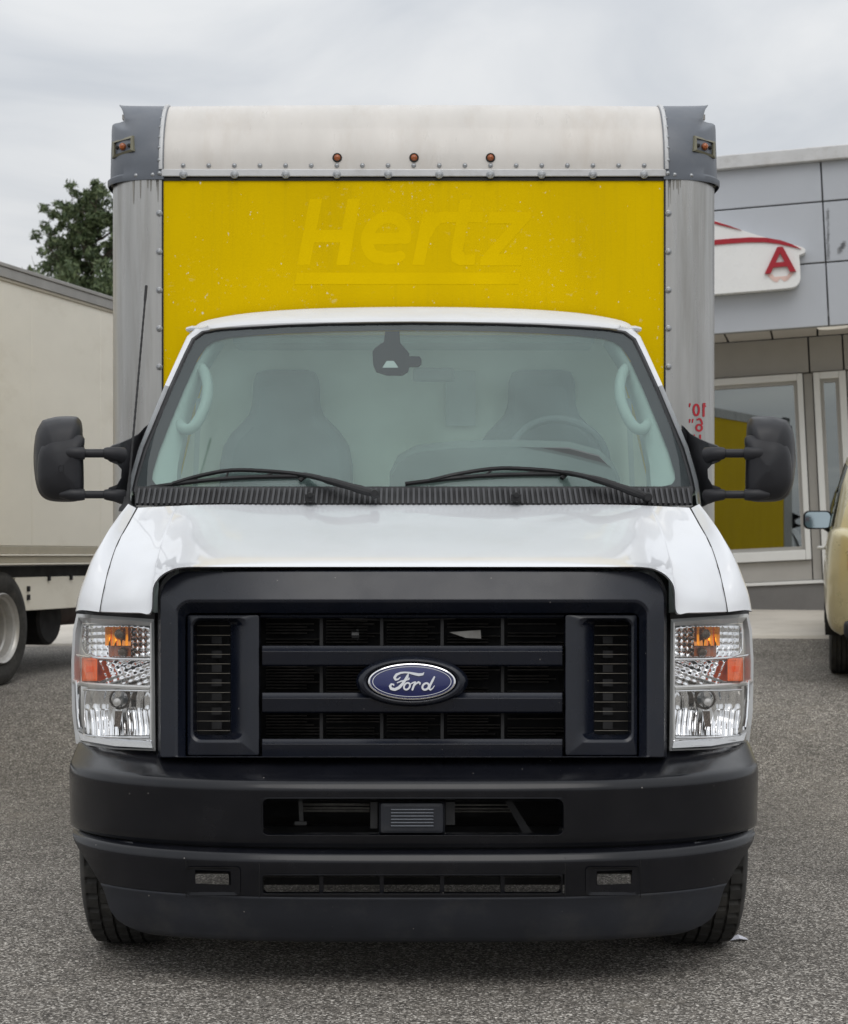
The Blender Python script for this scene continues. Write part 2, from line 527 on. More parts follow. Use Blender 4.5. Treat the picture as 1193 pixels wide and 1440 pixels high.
M['rust_tank'] = mat('rust_tank', (0.06, 0.035, 0.03), 0.6, var=0.4)
M['facade_grey'] = mat('facade_grey', (0.445, 0.465, 0.50), 0.42, var=0.03, vscale=0.7, metal=0.15, stain=(0.3, 0.31, 0.33), stain_scale=0.6, stain_amt=0.25)
M['facade_low'] = mat('facade_low', (0.38, 0.365, 0.34), 0.5, var=0.05)
M['soffit_grey'] = mat('soffit_grey', (0.50, 0.47, 0.43), 0.6, var=0.06)
M['joint_dark'] = mat('joint_dark', (0.16, 0.16, 0.165), 0.8)
M['frame_white'] = mat('frame_white', (0.72, 0.72, 0.70), 0.4, var=0.04)
M['plinth_grey'] = mat('plinth_grey', (0.16, 0.155, 0.15), 0.8, var=0.12, vscale=3, bump=0.3, bscale=80)
M['sign_white'] = mat('sign_white', (0.80, 0.80, 0.79), 0.3, var=0.02)
M['sign_red'] = mat('sign_red', (0.36, 0.006, 0.018), 0.35, var=0.05)
M['sign_pale'] = mat('sign_pale', (0.66, 0.47, 0.42), 0.4, var=0.15, vscale=6)
M['room_dark'] = mat('room_dark', (0.10, 0.10, 0.10), 0.8, var=0.3, vscale=0.7)
M['lamp_white'] = mat('lamp_white', (0.75, 0.72, 0.66), 0.4, emit=(1, 0.95, 0.85, 0.25))
M['tan_paint'] = mat('tan_paint', (0.53, 0.465, 0.28), 0.3, metal=0.35, var=0.05, coat=0.7, rvar=0.05)
M['tail_lens'] = mat('tail_lens', (0.55, 0.10, 0.04), 0.2, coat=0.5)
M['tail_clear'] = mat('tail_clear', (0.7, 0.68, 0.66), 0.15, metal=0.4)
M['bark'] = mat('bark', (0.075, 0.055, 0.042), 0.9, var=0.3, vscale=8, bump=0.5, bscale=40)
M['paper'] = mat('paper', (0.6, 0.6, 0.66), 0.6)

def leaf_mat():
    m = bpy.data.materials.new('leaves'); m.use_nodes = True
    n, l = nodes_of(m)
    b = n['Principled BSDF']
    g = n.new('ShaderNodeNewGeometry')
    r = n.new('ShaderNodeValToRGB')
    e = r.color_ramp.elements
    e[0].color = (0.036, 0.060, 0.024, 1); e[1].color = (0.17, 0.21, 0.09, 1)
    x = e.new(0.55); x.color = (0.085, 0.122, 0.048, 1)
    x = e.new(0.93); x.color = (0.12, 0.15, 0.07, 1)
    l.new(g.outputs['Random Per Island'], r.inputs[0])
    l.new(r.outputs[0], b.inputs['Base Color'])
    b.inputs['Roughness'].default_value = 0.6
    return m
M['leaves'] = leaf_mat()

def yellow_mat():
    m = bpy.data.materials.new('yellow_panel'); m.use_nodes = True
    n, l = nodes_of(m)
    b = n['Principled BSDF']
    tc = n.new('ShaderNodeTexCoord')
    def noise(scale, stretch=(1, 1, 1), detail=6, rough=0.6):
        mp = n.new('ShaderNodeMapping'); mp.inputs['Scale'].default_value = stretch
        l.new(tc.outputs['Object'], mp.inputs[0])
        z = n.new('ShaderNodeTexNoise'); z.inputs['Scale'].default_value = scale; z.inputs['Detail'].default_value = detail
        z.inputs['Roughness'].default_value = rough
        l.new(mp.outputs[0], z.inputs['Vector'])
        return z.outputs[0]
    def rng(s, a, c, to):
        r = n.new('ShaderNodeMapRange')
        r.inputs['From Min'].default_value = a; r.inputs['From Max'].default_value = c; r.inputs['To Max'].default_value = to
        l.new(s, r.inputs['Value'])
        return r.outputs[0]
    def mix(f, a, col):
        x = n.new('ShaderNodeMixRGB')
        l.new(f, x.inputs[0])
        if isinstance(a, tuple): x.inputs[1].default_value = (*a, 1)
        else: l.new(a, x.inputs[1])
        x.inputs[2].default_value = (*col, 1)
        return x.outputs[0]
    c = mix(rng(noise(2.5, (1, 1, .35)), .3, .75, 1.0), (0.725, 0.497, 0.0002), (0.65, 0.440, 0.0003))
    c = mix(rng(noise(9, (6, 1, .25)), .52, .8, .22), c, (0.45, 0.32, 0.008))            # fine vertical streaks
    c = mix(rng(noise(55, (1, 1, .7), 3), .70, .74, .75), c, (0.76, 0.74, 0.60))         # small chips
    # chips and rubbed spots gather in a few patches
    x = n.new('ShaderNodeMath'); x.operation = 'MULTIPLY'
    l.new(rng(noise(1.7, (1, 1, 1.2), 2), .50, .66, 1.0), x.inputs[0])
    l.new(rng(noise(26, (1, 1, 1.3), 5, .75), .60, .68, .55), x.inputs[1])
    c = mix(x.outputs[0], c, (0.74, 0.66, 0.34))
    c = mix(rng(noise(130, (1, 1, 1), 1), .80, .82, .6), c, (0.08, 0.07, 0.05))
    l.new(c, b.inputs['Base Color'])
    b.inputs['Roughness'].default_value = 0.5
    b.inputs['Specular IOR Level'].default_value = 0.03
    return m
M['yellow_panel'] = yellow_mat()
M['yellow_ghost'] = mat('yellow_ghost', (0.742, 0.508, 0.0002), 0.5, var=0.05, vscale=5, spec=0.03)

def asphalt_mat():
    m = bpy.data.materials.new('asphalt'); m.use_nodes = True
    n, l = nodes_of(m)
    b = n['Principled BSDF']
    tc = n.new('ShaderNodeTexCoord')
    vo = n.new('ShaderNodeTexVoronoi'); vo.inputs['Scale'].default_value = 165
    l.new(tc.outputs['Object'], vo.inputs['Vector'])
    sp = n.new('ShaderNodeSeparateColor')
    l.new(vo.outputs['Color'], sp.inputs[0])
    r = n.new('ShaderNodeValToRGB')
    e = r.color_ramp.elements
    e[0].color = (0.036, 0.033, 0.030, 1); e[1].color = (0.70, 0.66, 0.60, 1)
    x = e.new(0.5); x.color = (0.143, 0.129, 0.111, 1)
    x = e.new(0.82); x.color = (0.285, 0.262, 0.232, 1)
    l.new(sp.outputs[0], r.inputs[0])
    # larger patches: dust, wear and old oil
    def noise(scale, detail, stretch=(1, 1, 1)):
        mp = n.new('ShaderNodeMapping'); mp.inputs['Scale'].default_value = stretch
        l.new(tc.outputs['Object'], mp.inputs[0])
        z = n.new('ShaderNodeTexNoise'); z.inputs['Scale'].default_value = scale; z.inputs['Detail'].default_value = detail
        z.inputs['Roughness'].default_value = 0.65
        l.new(mp.outputs[0], z.inputs['Vector'])
        return z.outputs[0]
    r1 = n.new('ShaderNodeMapRange')
    r1.inputs['From Min'].default_value = 0.3; r1.inputs['From Max'].default_value = 0.7
    r1.inputs['To Min'].default_value = 0.70; r1.inputs['To Max'].default_value = 1.22
    l.new(noise(0.8, 8, (1, .5, 1)), r1.inputs['Value'])
    r2 = n.new('ShaderNodeMapRange')
    r2.inputs['From Min'].default_value = 0.3; r2.inputs['From Max'].default_value = 0.7
    r2.inputs['To Min'].default_value = 0.82; r2.inputs['To Max'].default_value = 1.2
    l.new(noise(14, 6), r2.inputs['Value'])
    mu = n.new('ShaderNodeMath'); mu.operation = 'MULTIPLY'
    l.new(r1.outputs[0], mu.inputs[0]); l.new(r2.outputs[0], mu.inputs[1])
    sc = n.new('ShaderNodeVectorMath'); sc.operation = 'SCALE'
    l.new(r.outputs[0], sc.inputs[0]); l.new(mu.outputs[0], sc.inputs['Scale'])
    r3 = n.new('ShaderNodeMapRange'); r3.inputs['From Min'].default_value = 0.60; r3.inputs['From Max'].default_value = 0.75; r3.inputs['To Max'].default_value = 0.5
    l.new(noise(2.2, 5), r3.inputs['Value'])
    mx_ = n.new('ShaderNodeMixRGB'); mx_.inputs[2].default_value = (0.22, 0.195, 0.158, 1)
    l.new(r3.outputs[0], mx_.inputs[0]); l.new(sc.outputs[0], mx_.inputs[1])
    r4 = n.new('ShaderNodeMapRange'); r4.inputs['From Min'].default_value = 0.56; r4.inputs['From Max'].default_value = 0.70; r4.inputs['To Max'].default_value = 0.55
    l.new(noise(0.9, 4, (1, 1.6, 1)), r4.inputs['Value'])
    m4 = n.new('ShaderNodeMixRGB'); m4.blend_type = 'MULTIPLY'; m4.inputs[2].default_value = (.55, .54, .53, 1)
    l.new(r4.outputs[0], m4.inputs[0]); l.new(mx_.outputs[0], m4.inputs[1])
    l.new(m4.outputs[0], b.inputs['Base Color'])
    b.inputs['Roughness'].default_value = 0.85
    b.inputs['Specular IOR Level'].default_value = 0.3
    bp = n.new('ShaderNodeBump'); bp.inputs['Strength'].default_value = 0.8; bp.inputs['Distance'].default_value = 0.004
    l.new(vo.outputs['Distance'], bp.inputs['Height'])
    l.new(bp.outputs[0], b.inputs['Normal'])
    return m
M['asphalt'] = asphalt_mat()
M['concrete'] = mat('concrete', (0.56, 0.52, 0.46), 0.85, var=0.12, vscale=1.2, stain=(0.28, 0.25, 0.21), stain_scale=1.5, stain_amt=0.4, bump=0.2, bscale=120)

# ================================================================== GROUND
def ground_z(x, y):
    return 0.40 * sstep((y - 4.5) / 4.5) + 0.04 * sstep((y - 9) / 7) + 0.15 * sstep((y - 9) / 2.2) * sstep((x + 1) / 3) + 0.009 * max(-6, min(6, x)) * sstep((y - 4.5) / 4.5)
gx = [-250, -120, -60, -30] + [-16 + k for k in range(33)] + [30, 60, 120, 250]
gy = [-60, -30, -15, -8] + [-5 + k * .5 for k in range(50)] + [21, 23, 26, 30, 40, 60, 100, 180, 400]
MB().grid([[(x, y, ground_z(x, y)) for x in gx] for y in gy]).build('asphalt_lot', M['asphalt'], smooth=60)['kind'] = 'structure'

# ================================================================== BUILDING
BYAW, BROLL = rad(12.0), 0.050
BY = 13.4
B0 = P(1100, 857, BY)
RB = Matrix.Rotation(-BROLL, 3, 'Y') @ Matrix.Rotation(-BYAW, 3, 'Z')
RBi = RB.transposed()
def fb(px, py, yo=0.0):
    """pixel -> facade coordinates (x along, z up) on the plane at local depth yo"""
    d = Vector(((px - CX) / F, 1, -(py - CY) / F)); o = Vector((0, -D, HC))
    n = RB @ Vector((0, 1, 0)); p0 = B0 + RB @ Vector((0, yo, 0))
    t = (p0 - o).dot(n) / d.dot(n)
    q = RBi @ (o + d * t - B0)
    return q.x, q.z
bld = thing('commercial_building', 'pale grey panelled showroom building with overhanging fascia and white framed glazing', 'building', B0, rot=RB.to_euler())
OV = -1.2                                   # the fascia hangs this far in front of the glazed wall
xj = fb(1160, 340, OV)[0]
z_top = fb(1100, 231, OV)[1]; z_1 = fb(1080, 290, OV)[1]; z_2 = fb(1143, 370.5, OV)[1]; z_b = fb(1100, 463.5, OV)[1]
xs_p = [xj - 2.6, xj, xj + 2.6, xj + 5.2]
zs_p = [z_b, z_2, z_1, z_top]
pan = None
for i in range(len(xs_p) - 1):
    for k in range(3):
        w, h = xs_p[i + 1] - xs_p[i] - 0.013, zs_p[k + 1] - zs_p[k] - 0.013
        c = (0.5 * (xs_p[i] + xs_p[i + 1]), OV + 0.02 + random.uniform(-.003, .003), 0.5 * (zs_p[k] + zs_p[k + 1]))
        o = MB().box((0, 0, 0), (w, 0.04, h)).build('facade_panel', M['facade_grey'], bld, bevel=0.006)
        o.location = c
MB().box(((xs_p[0] + xs_p[-1]) / 2, OV + 0.09, (z_b + z_top) / 2), (xs_p[-1] - xs_p[0] - .01, 0.08, z_top - z_b - 0.02)).build('panel_backing', M['joint_dark'], bld)
MB().box(((xs_p[0] + xs_p[-1]) / 2, OV + 0.5, z_top + 0.055), (xs_p[-1] - xs_p[0] + .1, 1.15, 0.13)).build('parapet_cap', M['rail_white'], bld, bevel=0.01)
# vertical scuff marks beside the joint
sc_m = MB()
for k in range(22):
    a = fb(1164.5 + random.uniform(-1, 1.2), 294 + k * 3.2, OV)
    sc_m.box((a[0], OV - 0.002, a[1]), (0.008 + random.random() * .022, 0.003, 0.01 + random.random() * .045))
for k in range(6):
    a = fb(1180 + k * 1.5, 352 - k * 2 + random.random() * 3, OV)
    sc_m.box((a[0], OV - 0.002, a[1]), (0.03, 0.003, 0.05))
o = sc_m.build('old_sign_scuffs', mat('scuff', (0.29, 0.30, 0.32), 0.8), bld); o['kind'] = 'stuff'
# soffit
sx = [fb(1020, 480, -0.7)[0], fb(1085, 474, -0.7)[0], fb(1150, 469, -0.7)[0]]
dxs = (sx[2] - sx[0]) / 2
for k in range(-8, 12):
    x0 = sx[0] + dxs * k
    if x0 < xs_p[0] or x0 + dxs > xs_p[-1]: continue
    MB().box((x0 + dxs / 2, OV / 2 + 0.07, z_b + 0.055), (dxs - 0.02, -OV - 0.16, 0.03)).build('soffit_panel', M['soffit_grey'], bld)
MB().box(((xs_p[0] + xs_p[-1]) / 2, OV / 2, z_b + 0.12), (xs_p[-1] - xs_p[0], -OV - 0.02, 0.06)).build('soffit_deck', M['joint_dark'], bld)
lx, lz = fb(1173, 468, -0.75)
MB().lathe([(z_b + 0.037, 0.0), (z_b + 0.037, 0.13), (z_b + 0.03, 0.15), (z_b + 0.039, 0.16)], 20, 'Z', (lx, -0.75, 0)).build('soffit_light', M['lamp_white'], bld)
# glazed wall (plane y = 0)
zg = {n: fb(1090, v)[1] for n, v in dict(wtop=528, gtop=537.5, gbot=775, wbot=789, base=823.5).items()}
x_w1r = fb(1135, 655)[0]; x_g1r = fb(1127, 655)[0]
x_d0 = fb(1150, 655)[0]; x_dg0 = fb(1159, 655)[0]; x_dg1 = fb(1186, 655)[0]; x_d1 = fb(1196, 655)[0]
x_w1l = x_w1r - 2.0
z_s = z_b + 0.035
def wallbox(name, x0, x1, z0, z1, m, y0=0.0, th=0.1, bev=0.004):
    return MB().box(((x0 + x1) / 2, y0 + th / 2, (z0 + z1) / 2), (x1 - x0, th, z1 - z0)).build(name, m, bld, bevel=bev)
# panels above the windows
xa = [x_w1l - .25, fb(1138, 505)[0] - 1.25] + [fb(1138, 505)[0], fb(1186, 500)[0], fb(1186, 500)[0] + 1.25, fb(1186, 500)[0] + 2.5]
for a, b_ in zip(xa[:-1], xa[1:]):
    wallbox('wall_panel', a + .008, b_ - .008, zg['wtop'] + .01, z_s - 0.002, M['facade_low'])
wallbox('wall_panel', x_w1r + .008, x_d0 - .008, 0.28, zg['wtop'] - .002, M['facade_low'], 0.012)
wallbox('wall_panel', x_w1l - .25, x_w1r - .002, 0.28, zg['wbot'] - .006, M['facade_low'])
wallbox('wall_panel', x_d1 + .01, x_d1 + 3, 0.28, zg['wtop'] - .002, M['facade_low'])
wallbox('wall_panel', x_w1l - .25, x_w1l - .01, zg['wbot'] + .01, zg['wtop'] - .002, M['facade_low'])
wallbox('base_strip', x_w1l - .25, x_d1 + 3, 0.245, 0.277, M['frame_white'], -0.03, 0.12)
wallbox('plinth', x_w1l - .25, x_d1 + 3, -0.6, 0.243, M['plinth_grey'], 0.0, 0.2)
wallbox('wall_backing', x_w1l - .25, x_d1 + 3, zg['wtop'] + .012, z_s - .003, M['joint_dark'], 0.105, 0.05)
def window(x0, x1, z0, z1, gx0, gx1, gz0, gz1):
    w = MB()
    for a, b_, c, d in ((x0, gx0, z0, z1), (gx1, x1, z0, z1), (gx0, gx1, z0, gz0), (gx0, gx1, gz1, z1)):
        w.box(((a + b_) / 2, 0.0, (c + d) / 2), (b_ - a, 0.12, d - c))
    fr = w.build('window', M['frame_white'], bld, bevel=0.006)
    g = MB()
    t = 0.035
    for a, b_, c, d in ((gx0, gx0 + t, gz0, gz1), (gx1 - t, gx1, gz0, gz1), (gx0 + t, gx1 - t, gz0, gz0 + t), (gx0 + t, gx1 - t, gz1 - t, gz1)):
        g.box(((a + b_) / 2, 0.025, (c + d) / 2), (b_ - a, 0.05, d - c))
    g.build('glazing_bead', M['facade_low'], fr)
    MB().box(((gx0 + gx1) / 2, 0.045, (gz0 + gz1) / 2), (gx1 - gx0 - t, 0.012, gz1 - gz0 - t)).build('pane', M['store_glass'], fr)
window(x_w1l, x_w1r, zg['wbot'], zg['wtop'], x_w1l + 0.09, x_g1r, zg['gbot'], zg['gtop'])
window(x_d0, x_d1, 0.28, zg['wtop'], x_dg0, x_dg1, 0.42, zg['gtop'])
rm = MB()
xm = (x_w1l + x_d1) / 2; wd = x_d1 - x_w1l + 2
rm.box((xm, 4.0, 1.6), (wd, 0.1, 3.4)); rm.box((xm, 2.1, 0.0), (wd, 3.8, 0.1)); rm.box((xm, 2.1, 3.3), (wd, 3.8, 0.1))
rm.box((xm - wd / 2, 2.1, 1.6), (0.1, 3.8, 3.2)); rm.box((xm + wd / 2, 2.1, 1.6), (0.1, 3.8, 3.2))
rm.build('room_shell', M['room_dark'], bld)
MB().box(((xs_p[0] + xs_p[-1]) / 2, 4.2, 1.9), (xs_p[-1] - xs_p[0], 0.2, 2 * z_top - 3.9)).build('rear_wall', M['facade_low'], bld)

# car-shaped sign on the fascia
SY = OV - 0.16
sign = thing('shop_sign', 'white car-shaped sign with a red sweep line and a red letter A on the fascia', 'sign', B0 + RB @ Vector((xj - 1.5, OV - 0.09, z_2)), rot=RB.to_euler())
sb = RBi @ (Vector(sign.location) - B0)
def sl(px, py, off=0.0):
    a = fb(px, py, SY)
    return Vector((a[0] - sb.x, SY + off - sb.y, a[1] - sb.z))
out = [(1006, 310), (1030, 319), (1060, 329), (1090, 337.5), (1115, 343.5), (1129, 347.5), (1133, 351), (1132, 355), (1127, 357.5), (1124, 358.5),
       (1125.2, 372), (1126, 390), (1124.5, 397), (1120, 402), (1113, 404.5), (1070, 408.5), (1006, 413.5), (940, 419), (820, 428), (800, 424), (795, 410),
       (793, 375), (786, 372), (786, 364), (805, 352), (850, 326), (900, 309), (950, 302), (985, 304)]
plate(MB(), [out], [], lambda a, b_: sl(a, b_), RB @ Vector((0, 0, 0)) + Vector((0, 0.15, 0)), close=True).build('sign_panel', M['sign_white'], sign)
plate(MB(), [[(1006, 337.5), (1030, 335.5), (1055, 334), (1078, 334.5), (1098, 338), (1114, 343.5), (1127, 350.5), (1112, 347), (1095, 343), (1075, 341), (1050, 341.2), (1030, 342.5), (1006, 344.5), (950, 352), (900, 361), (900, 357), (950, 345)]], [],
      lambda a, b_: sl(a, b_, -0.012), Vector((0, 0.011, 0))).build('red_sweep', M['sign_red'], sign)
plate(MB(), [[(985, 308), (1006, 311.5), (1024, 317), (1043, 324), (1022, 319), (1006, 315), (985, 312)]], [],
      lambda a, b_: sl(a, b_, -0.012), Vector((0, 0.011, 0))).build('red_roof_line', M['sign_red'], sign)
plate(MB(), [[(1075.6, 385.5), (1093.4, 347.9), (1101, 347.3), (1119.8, 382), (1111, 382.8), (1107.3, 375), (1087.5, 376.6), (1084, 385)]], [[(1091, 369.7), (1097.4, 356), (1103.3, 368.6)]],
      lambda a, b_: sl(a, b_, -0.03), Vector((0, 0.029, 0))).build('letter', M['sign_red'], sign, label='red capital letter A')
plate(MB(), [[(1078, 386.3), (1086, 385.6), (1089.5, 389.5), (1107, 388), (1110, 383.6), (1118, 383), (1108, 394), (1103, 396), (1098, 391.5), (1093, 397), (1088, 395.5)]], [],
      lambda a, b_: sl(a, b_, -0.004), Vector((0, 0.003, 0))).build('letter_reflection', M['sign_pale'], sign, label='pale printed reflection under the letter')

# concrete apron in front of the building and on across the back of the lot
ap = MB()
rows = []
for k in range(-60, 24):
    x = k * 1.0
    t_ = sstep((x + 1.5) / 3)
    yb = BY - math.tan(BYAW) * (x - B0.x) * .6 + .12
    yf = 13.2 * (1 - t_) + (yb - 2.75) * t_
    yb = 16.4 * (1 - t_) + yb * t_
    zb_ = .60 * (1 - t_) + (B0.z + .004) * t_
    rows.append([(x, yf - .04, ground_z(x, yf) - .05), (x, yf, ground_z(x, yf) + .022), (x, yf + .5 * (yb - yf), .5 * (ground_z(x, yf) + .022 + zb_)), (x, yb, zb_), (x, yb + .5, zb_), (x, yb + 16, zb_ + .05)])
ap.grid(rows).build('sidewalk', M['concrete'], smooth=20)['kind'] = 'structure'

# ================================================================== BOX TRUCK (hero)
truck = thing('box_truck', 'white-cabbed box truck with yellow front panel and black grille facing the camera', 'truck', (0, 0, 0))

WB, DB = 1.09, 0.56
def plan(x):
    t = min(1.0, abs(x) / WB)
    return DB * (1 - (max(0.0, 1 - t ** 3.5)) ** 0.625)
def y_grille(x, z): return 0.13 + 0.8 * plan(x) + (z - 0.7) * 0.10
def y_sur(x, z): return y_grille(x, z) - .028 * sstep((1.255 - z) / .12)
def y_lamp(x, z): return 0.14 + 0.95 * plan(x) + (z - 0.7) * 0.16
def bump_y(z):
    pts = [(-.2, .10), (.138, .085), (.146, .062), (.19, .04), (.275, .016), (.283, .012), (.29, .010), (.385, -.012), (.393, -.012), (.411, -.002), (.416, .006), (.4195, .026), (.4225, .034), (.427, .030), (.436, .018), (.50, .010), (.585, .0),
           (.600, -.002), (.604, -.001), (.620, .009), (.626, .018), (.634, .040), (.665, .13), (.70, .25)]
    for (a, b_), (c, d) in zip(pts[:-1], pts[1:]):
        if z <= c: return b_ + (d - b_) * (z - a) / (c - a)
    return .24
def y_bump(x, z): return bump_y(z) + plan(x * 1.09 / 1.108)

# ---- bumper
xo_l, xo_r = (367 - CX) * D / F, (793 - CX) * D / F
def xcols(xmax, fixed, n_out=16):
    """columns from the middle out; the outer ones bunch up towards the corner"""
    xi = max(fixed)
    c = sorted(set(fixed))
    c += [xi + (xmax - xi) * (1 - (1 - k / n_out) ** 2.2) for k in range(1, n_out + 1)]
    return [-v for v in reversed(c) if v > 1e-6] + c
def loft_bumper(mb, zs, xmaxf, fixed, holes, ends=None):
    rows = []
    for z in zs:
        cols = xcols(xmaxf(z), fixed)
        row = [Vector((x, y_bump(x, z), z)) for x in cols]
        if ends and ends(z) > 0:
            e = ends(z)
            row = [Vector((row[0].x + .004, row[0].y + e, z))] + row + [Vector((row[-1].x - .004, row[-1].y + e, z))]
        rows.append(row)
    def skip(i, j):
        zc = 0.25 * (rows[i][j].z + rows[i][j + 1].z + rows[i + 1][j].z + rows[i + 1][j + 1].z)
        xc = 0.5 * (rows[i][j].x + rows[i][j + 1].x)
        return any(a < xc < b_ and c < zc < d for a, b_, c, d in holes)
    mb.grid(rows, skip=skip)
    return mb
def zc_(py, Y=0.0): return Z(py, Y)
# upper opening 367..793 x 1122..1176, lower opening 368..790 x 1230..1258, lamp blanks 274..324 x 1227..1247
hx = 0.4425
z_o1, z_o0 = zc_(1122), zc_(1176)
z_l1, z_l0 = zc_(1230), zc_(1258)
bx0, bx1 = 0.538, 0.645
z_f1, z_f0 = zc_(1227), zc_(1247)
fixed = [0, .15, .30, hx, .49, bx0, .59, bx1, .70]
zs = [z_o1, z_o0, .427, .44, .47, .50, .53, .56, .585, .5925, .60, .6065, .613, .62, .626, .633, .640, .652, .665, .68, .70]
zs = sorted(set(round(z, 5) for z in zs))
bumper = loft_bumper(MB(), zs, lambda z: 1.096, fixed, [(-hx, hx, z_o0, z_o1)], ends=lambda z: 0.22).build('bumper', M['bumper_black'], truck, smooth=50)
def xmax_low(z):
    pts = [(.13, .77), (.140, .80), (.148, .835), (.158, .872), (.172, .902), (.19, .922), (.215, .934), (.24, .940), (.27, .950), (.336, 1.0), (.40, 1.068), (.43, 1.084)]
    if z <= pts[0][0]: return pts[0][1]
    for (a, b_), (c, d) in zip(pts[:-1], pts[1:]):
        if z <= c: return b_ + (d - b_) * (z - a) / (c - a)
    return pts[-1][1]
zs = sorted(set(round(z, 5) for z in [.285, .29, z_l0, z_f0, z_f1, z_l1, .31, .36, .38, .387, .393, .398, .405, .411, .414, .4165, .4195, .4225]))
lower = loft_bumper(MB(), zs, xmax_low, fixed, [(-hx, hx, z_l0, z_l1), (bx0, bx1, z_f0, z_f1), (-bx1, -bx0, z_f0, z_f1)]).build('bumper_lower_section', M['bumper_black'], truck, smooth=50)
zs = [.138, .142, .146, .16, .175, .20, .22, .25, .275, .2825]
loft_bumper(MB(), zs, xmax_low, fixed, []).build('front_valance', M['valance_grey'], truck, smooth=50, solid=0.008)
bkr = [[Vector((x, y_bump(x, .5) + .04, z)) for x in xcols(.86, [0, .15, .3, .45, .6, .7])] for z in (.398, .45)]
MB().grid(bkr).build('bumper_gap_blocker', M['deep_black'], truck)  # black strip added so no light shows through the seam between sections
# rounded, recessed rims in the openings
def rim(mb, l, t, r, b, rd, fn, depth=.05, shrink=4, lip=1.5):
    ring(mb, [rrect(l - lip, t - lip, r + lip, b + lip, .5), rrect(l, t, r, b, rd), rrect(l + 1, t + 1, r - 1, b - 1, rd), rrect(l + shrink, t + shrink, r - shrink, b - shrink, rd)],
         [-.001, -.002, .008, depth], fn, step=20)
rm = MB()
rim(rm, 368, 1123, 793, 1175, 11, y_bump, depth=.06)
rm.build('bumper_opening_rim', M['bumper_black'], bumper, smooth=40)
rm = MB()
rim(rm, 369, 1231, 790, 1257, 5, y_bump, depth=.05, shrink=3)
rm.build('lower_grille_rim', M['bumper_black'], lower, smooth=40)
st = MB()
for px in (452, 537, 622, 707):
    a = [on(px - 3, 1232, y_bump, .012), on(px + 3, 1232, y_bump, .012), on(px + 3, 1256, y_bump, .012), on(px - 3, 1256, y_bump, .012)]
    MB_ = MB().hexa(a, [p + Vector((0, .05, 0)) for p in a]).build('lower_grille_strut', M['bumper_black'], lower)
for s in (-1, 1):
    l, r = (272, 325) if s < 0 else (837, 890)
    rm = MB()
    ring(rm, [rrect(l - 11, 1219, r + 13 if s < 0 else r + 11, 1259, 6) if s < 0 else rrect(l - 13, 1219, r + 11, 1259, 6),
              rrect(l - 4, 1224, r + 2, 1250, 4), rrect(l + 2, 1228, r - 2, 1246, 3), rrect(l + 3, 1229, r - 3, 1245, 3)], [-.004, .004, .03, .06], y_bump, step=14)
    rm.build('fog_lamp_bezel', M['bumper_black'], lower, smooth=25)
    # seams in the lower section
    for px in ((262, 365) if s < 0 else (795, 901)):
        t = MB()
        t.tube([on(px, py, y_bump, .0004) for py in (1206, 1215, 1228, 1240, 1252, 1262)], .0014, 6)
        t.build('panel_seam', M['deep_black'], lower)
# sensor block in the middle of the upper opening
sens = MB()
ring(sens, [rrect(533, 1127, 626, 1173, 3), rrect(536, 1130, 623, 1171, 3), rrect(541, 1134, 618, 1168, 3)], [.045, .022, .02], lambda x, z: 0.0, step=30, caplast=True)
sens = sens.build('sensor_block', M['valance_grey'], bumper, smooth=25)
rb = MB()
for k in range(6):
    y_ = 1138.5 + k * 4.6
    a, b_ = P(550, y_, .018), P(610, y_, .018)
    rb.tube([a, b_], .0022, 6)
rb.build('sensor_rib', M['cap_grey'], sens)['kind'] = 'stuff'
br = MB().hexa([P(521, 1128, .05), P(531, 1128, .05), P(531, 1165, .05), P(521, 1165, .05)], [P(521, 1128, .1), P(531, 1128, .1), P(531, 1165, .1), P(521, 1165, .1)])
br.build('sensor_bracket', M['matte_black'], bumper)
br = MB().hexa([P(627, 1128, .05), P(640, 1128, .05), P(640, 1160, .05), P(627, 1160, .05)], [P(627, 1128, .1), P(640, 1128, .1), P(640, 1160, .1), P(627, 1160, .1)])
br.build('sensor_bracket', M['matte_black'], bumper)
hk = MB()
hk.hexa([P(419, 1124, .12), P(426, 1124, .12), P(428, 1162, .12), P(421, 1162, .12)], [P(419, 1124, .15), P(426, 1124, .15), P(428, 1162, .15), P(421, 1162, .15)])
hk.hexa([P(414, 1155, .11), P(432, 1155, .11), P(432, 1161, .11), P(414, 1161, .11)], [P(414, 1155, .15), P(432, 1155, .15), P(432, 1161, .15), P(414, 1161, .15)])
hk.build('tow_bracket', M['engine_grey'], bumper, bevel=.002)
for k, py in enumerate((1131, 1136, 1140)):
    cr_ = MB().tube([P(425, py, .2 + .02 * k), P(520, py + .5, .2 + .02 * k)], .004, 8)
    cr_.build('cooler_pipe', M['engine_steel'], truck)
    MB().tube([P(640, py + 1, .22 + .02 * k), P(720, py + 1, .22 + .02 * k)], .003, 8).build('cooler_pipe', M['engine_steel'], truck)
MB().hexa([P(708, 1123, .12), P(718, 1123, .12), P(752, 1176, .12), P(738, 1176, .12)], [P(708, 1123, .2), P(718, 1123, .2), P(752, 1176, .2), P(738, 1176, .2)]).build('frame_brace', M['matte_black'], truck)
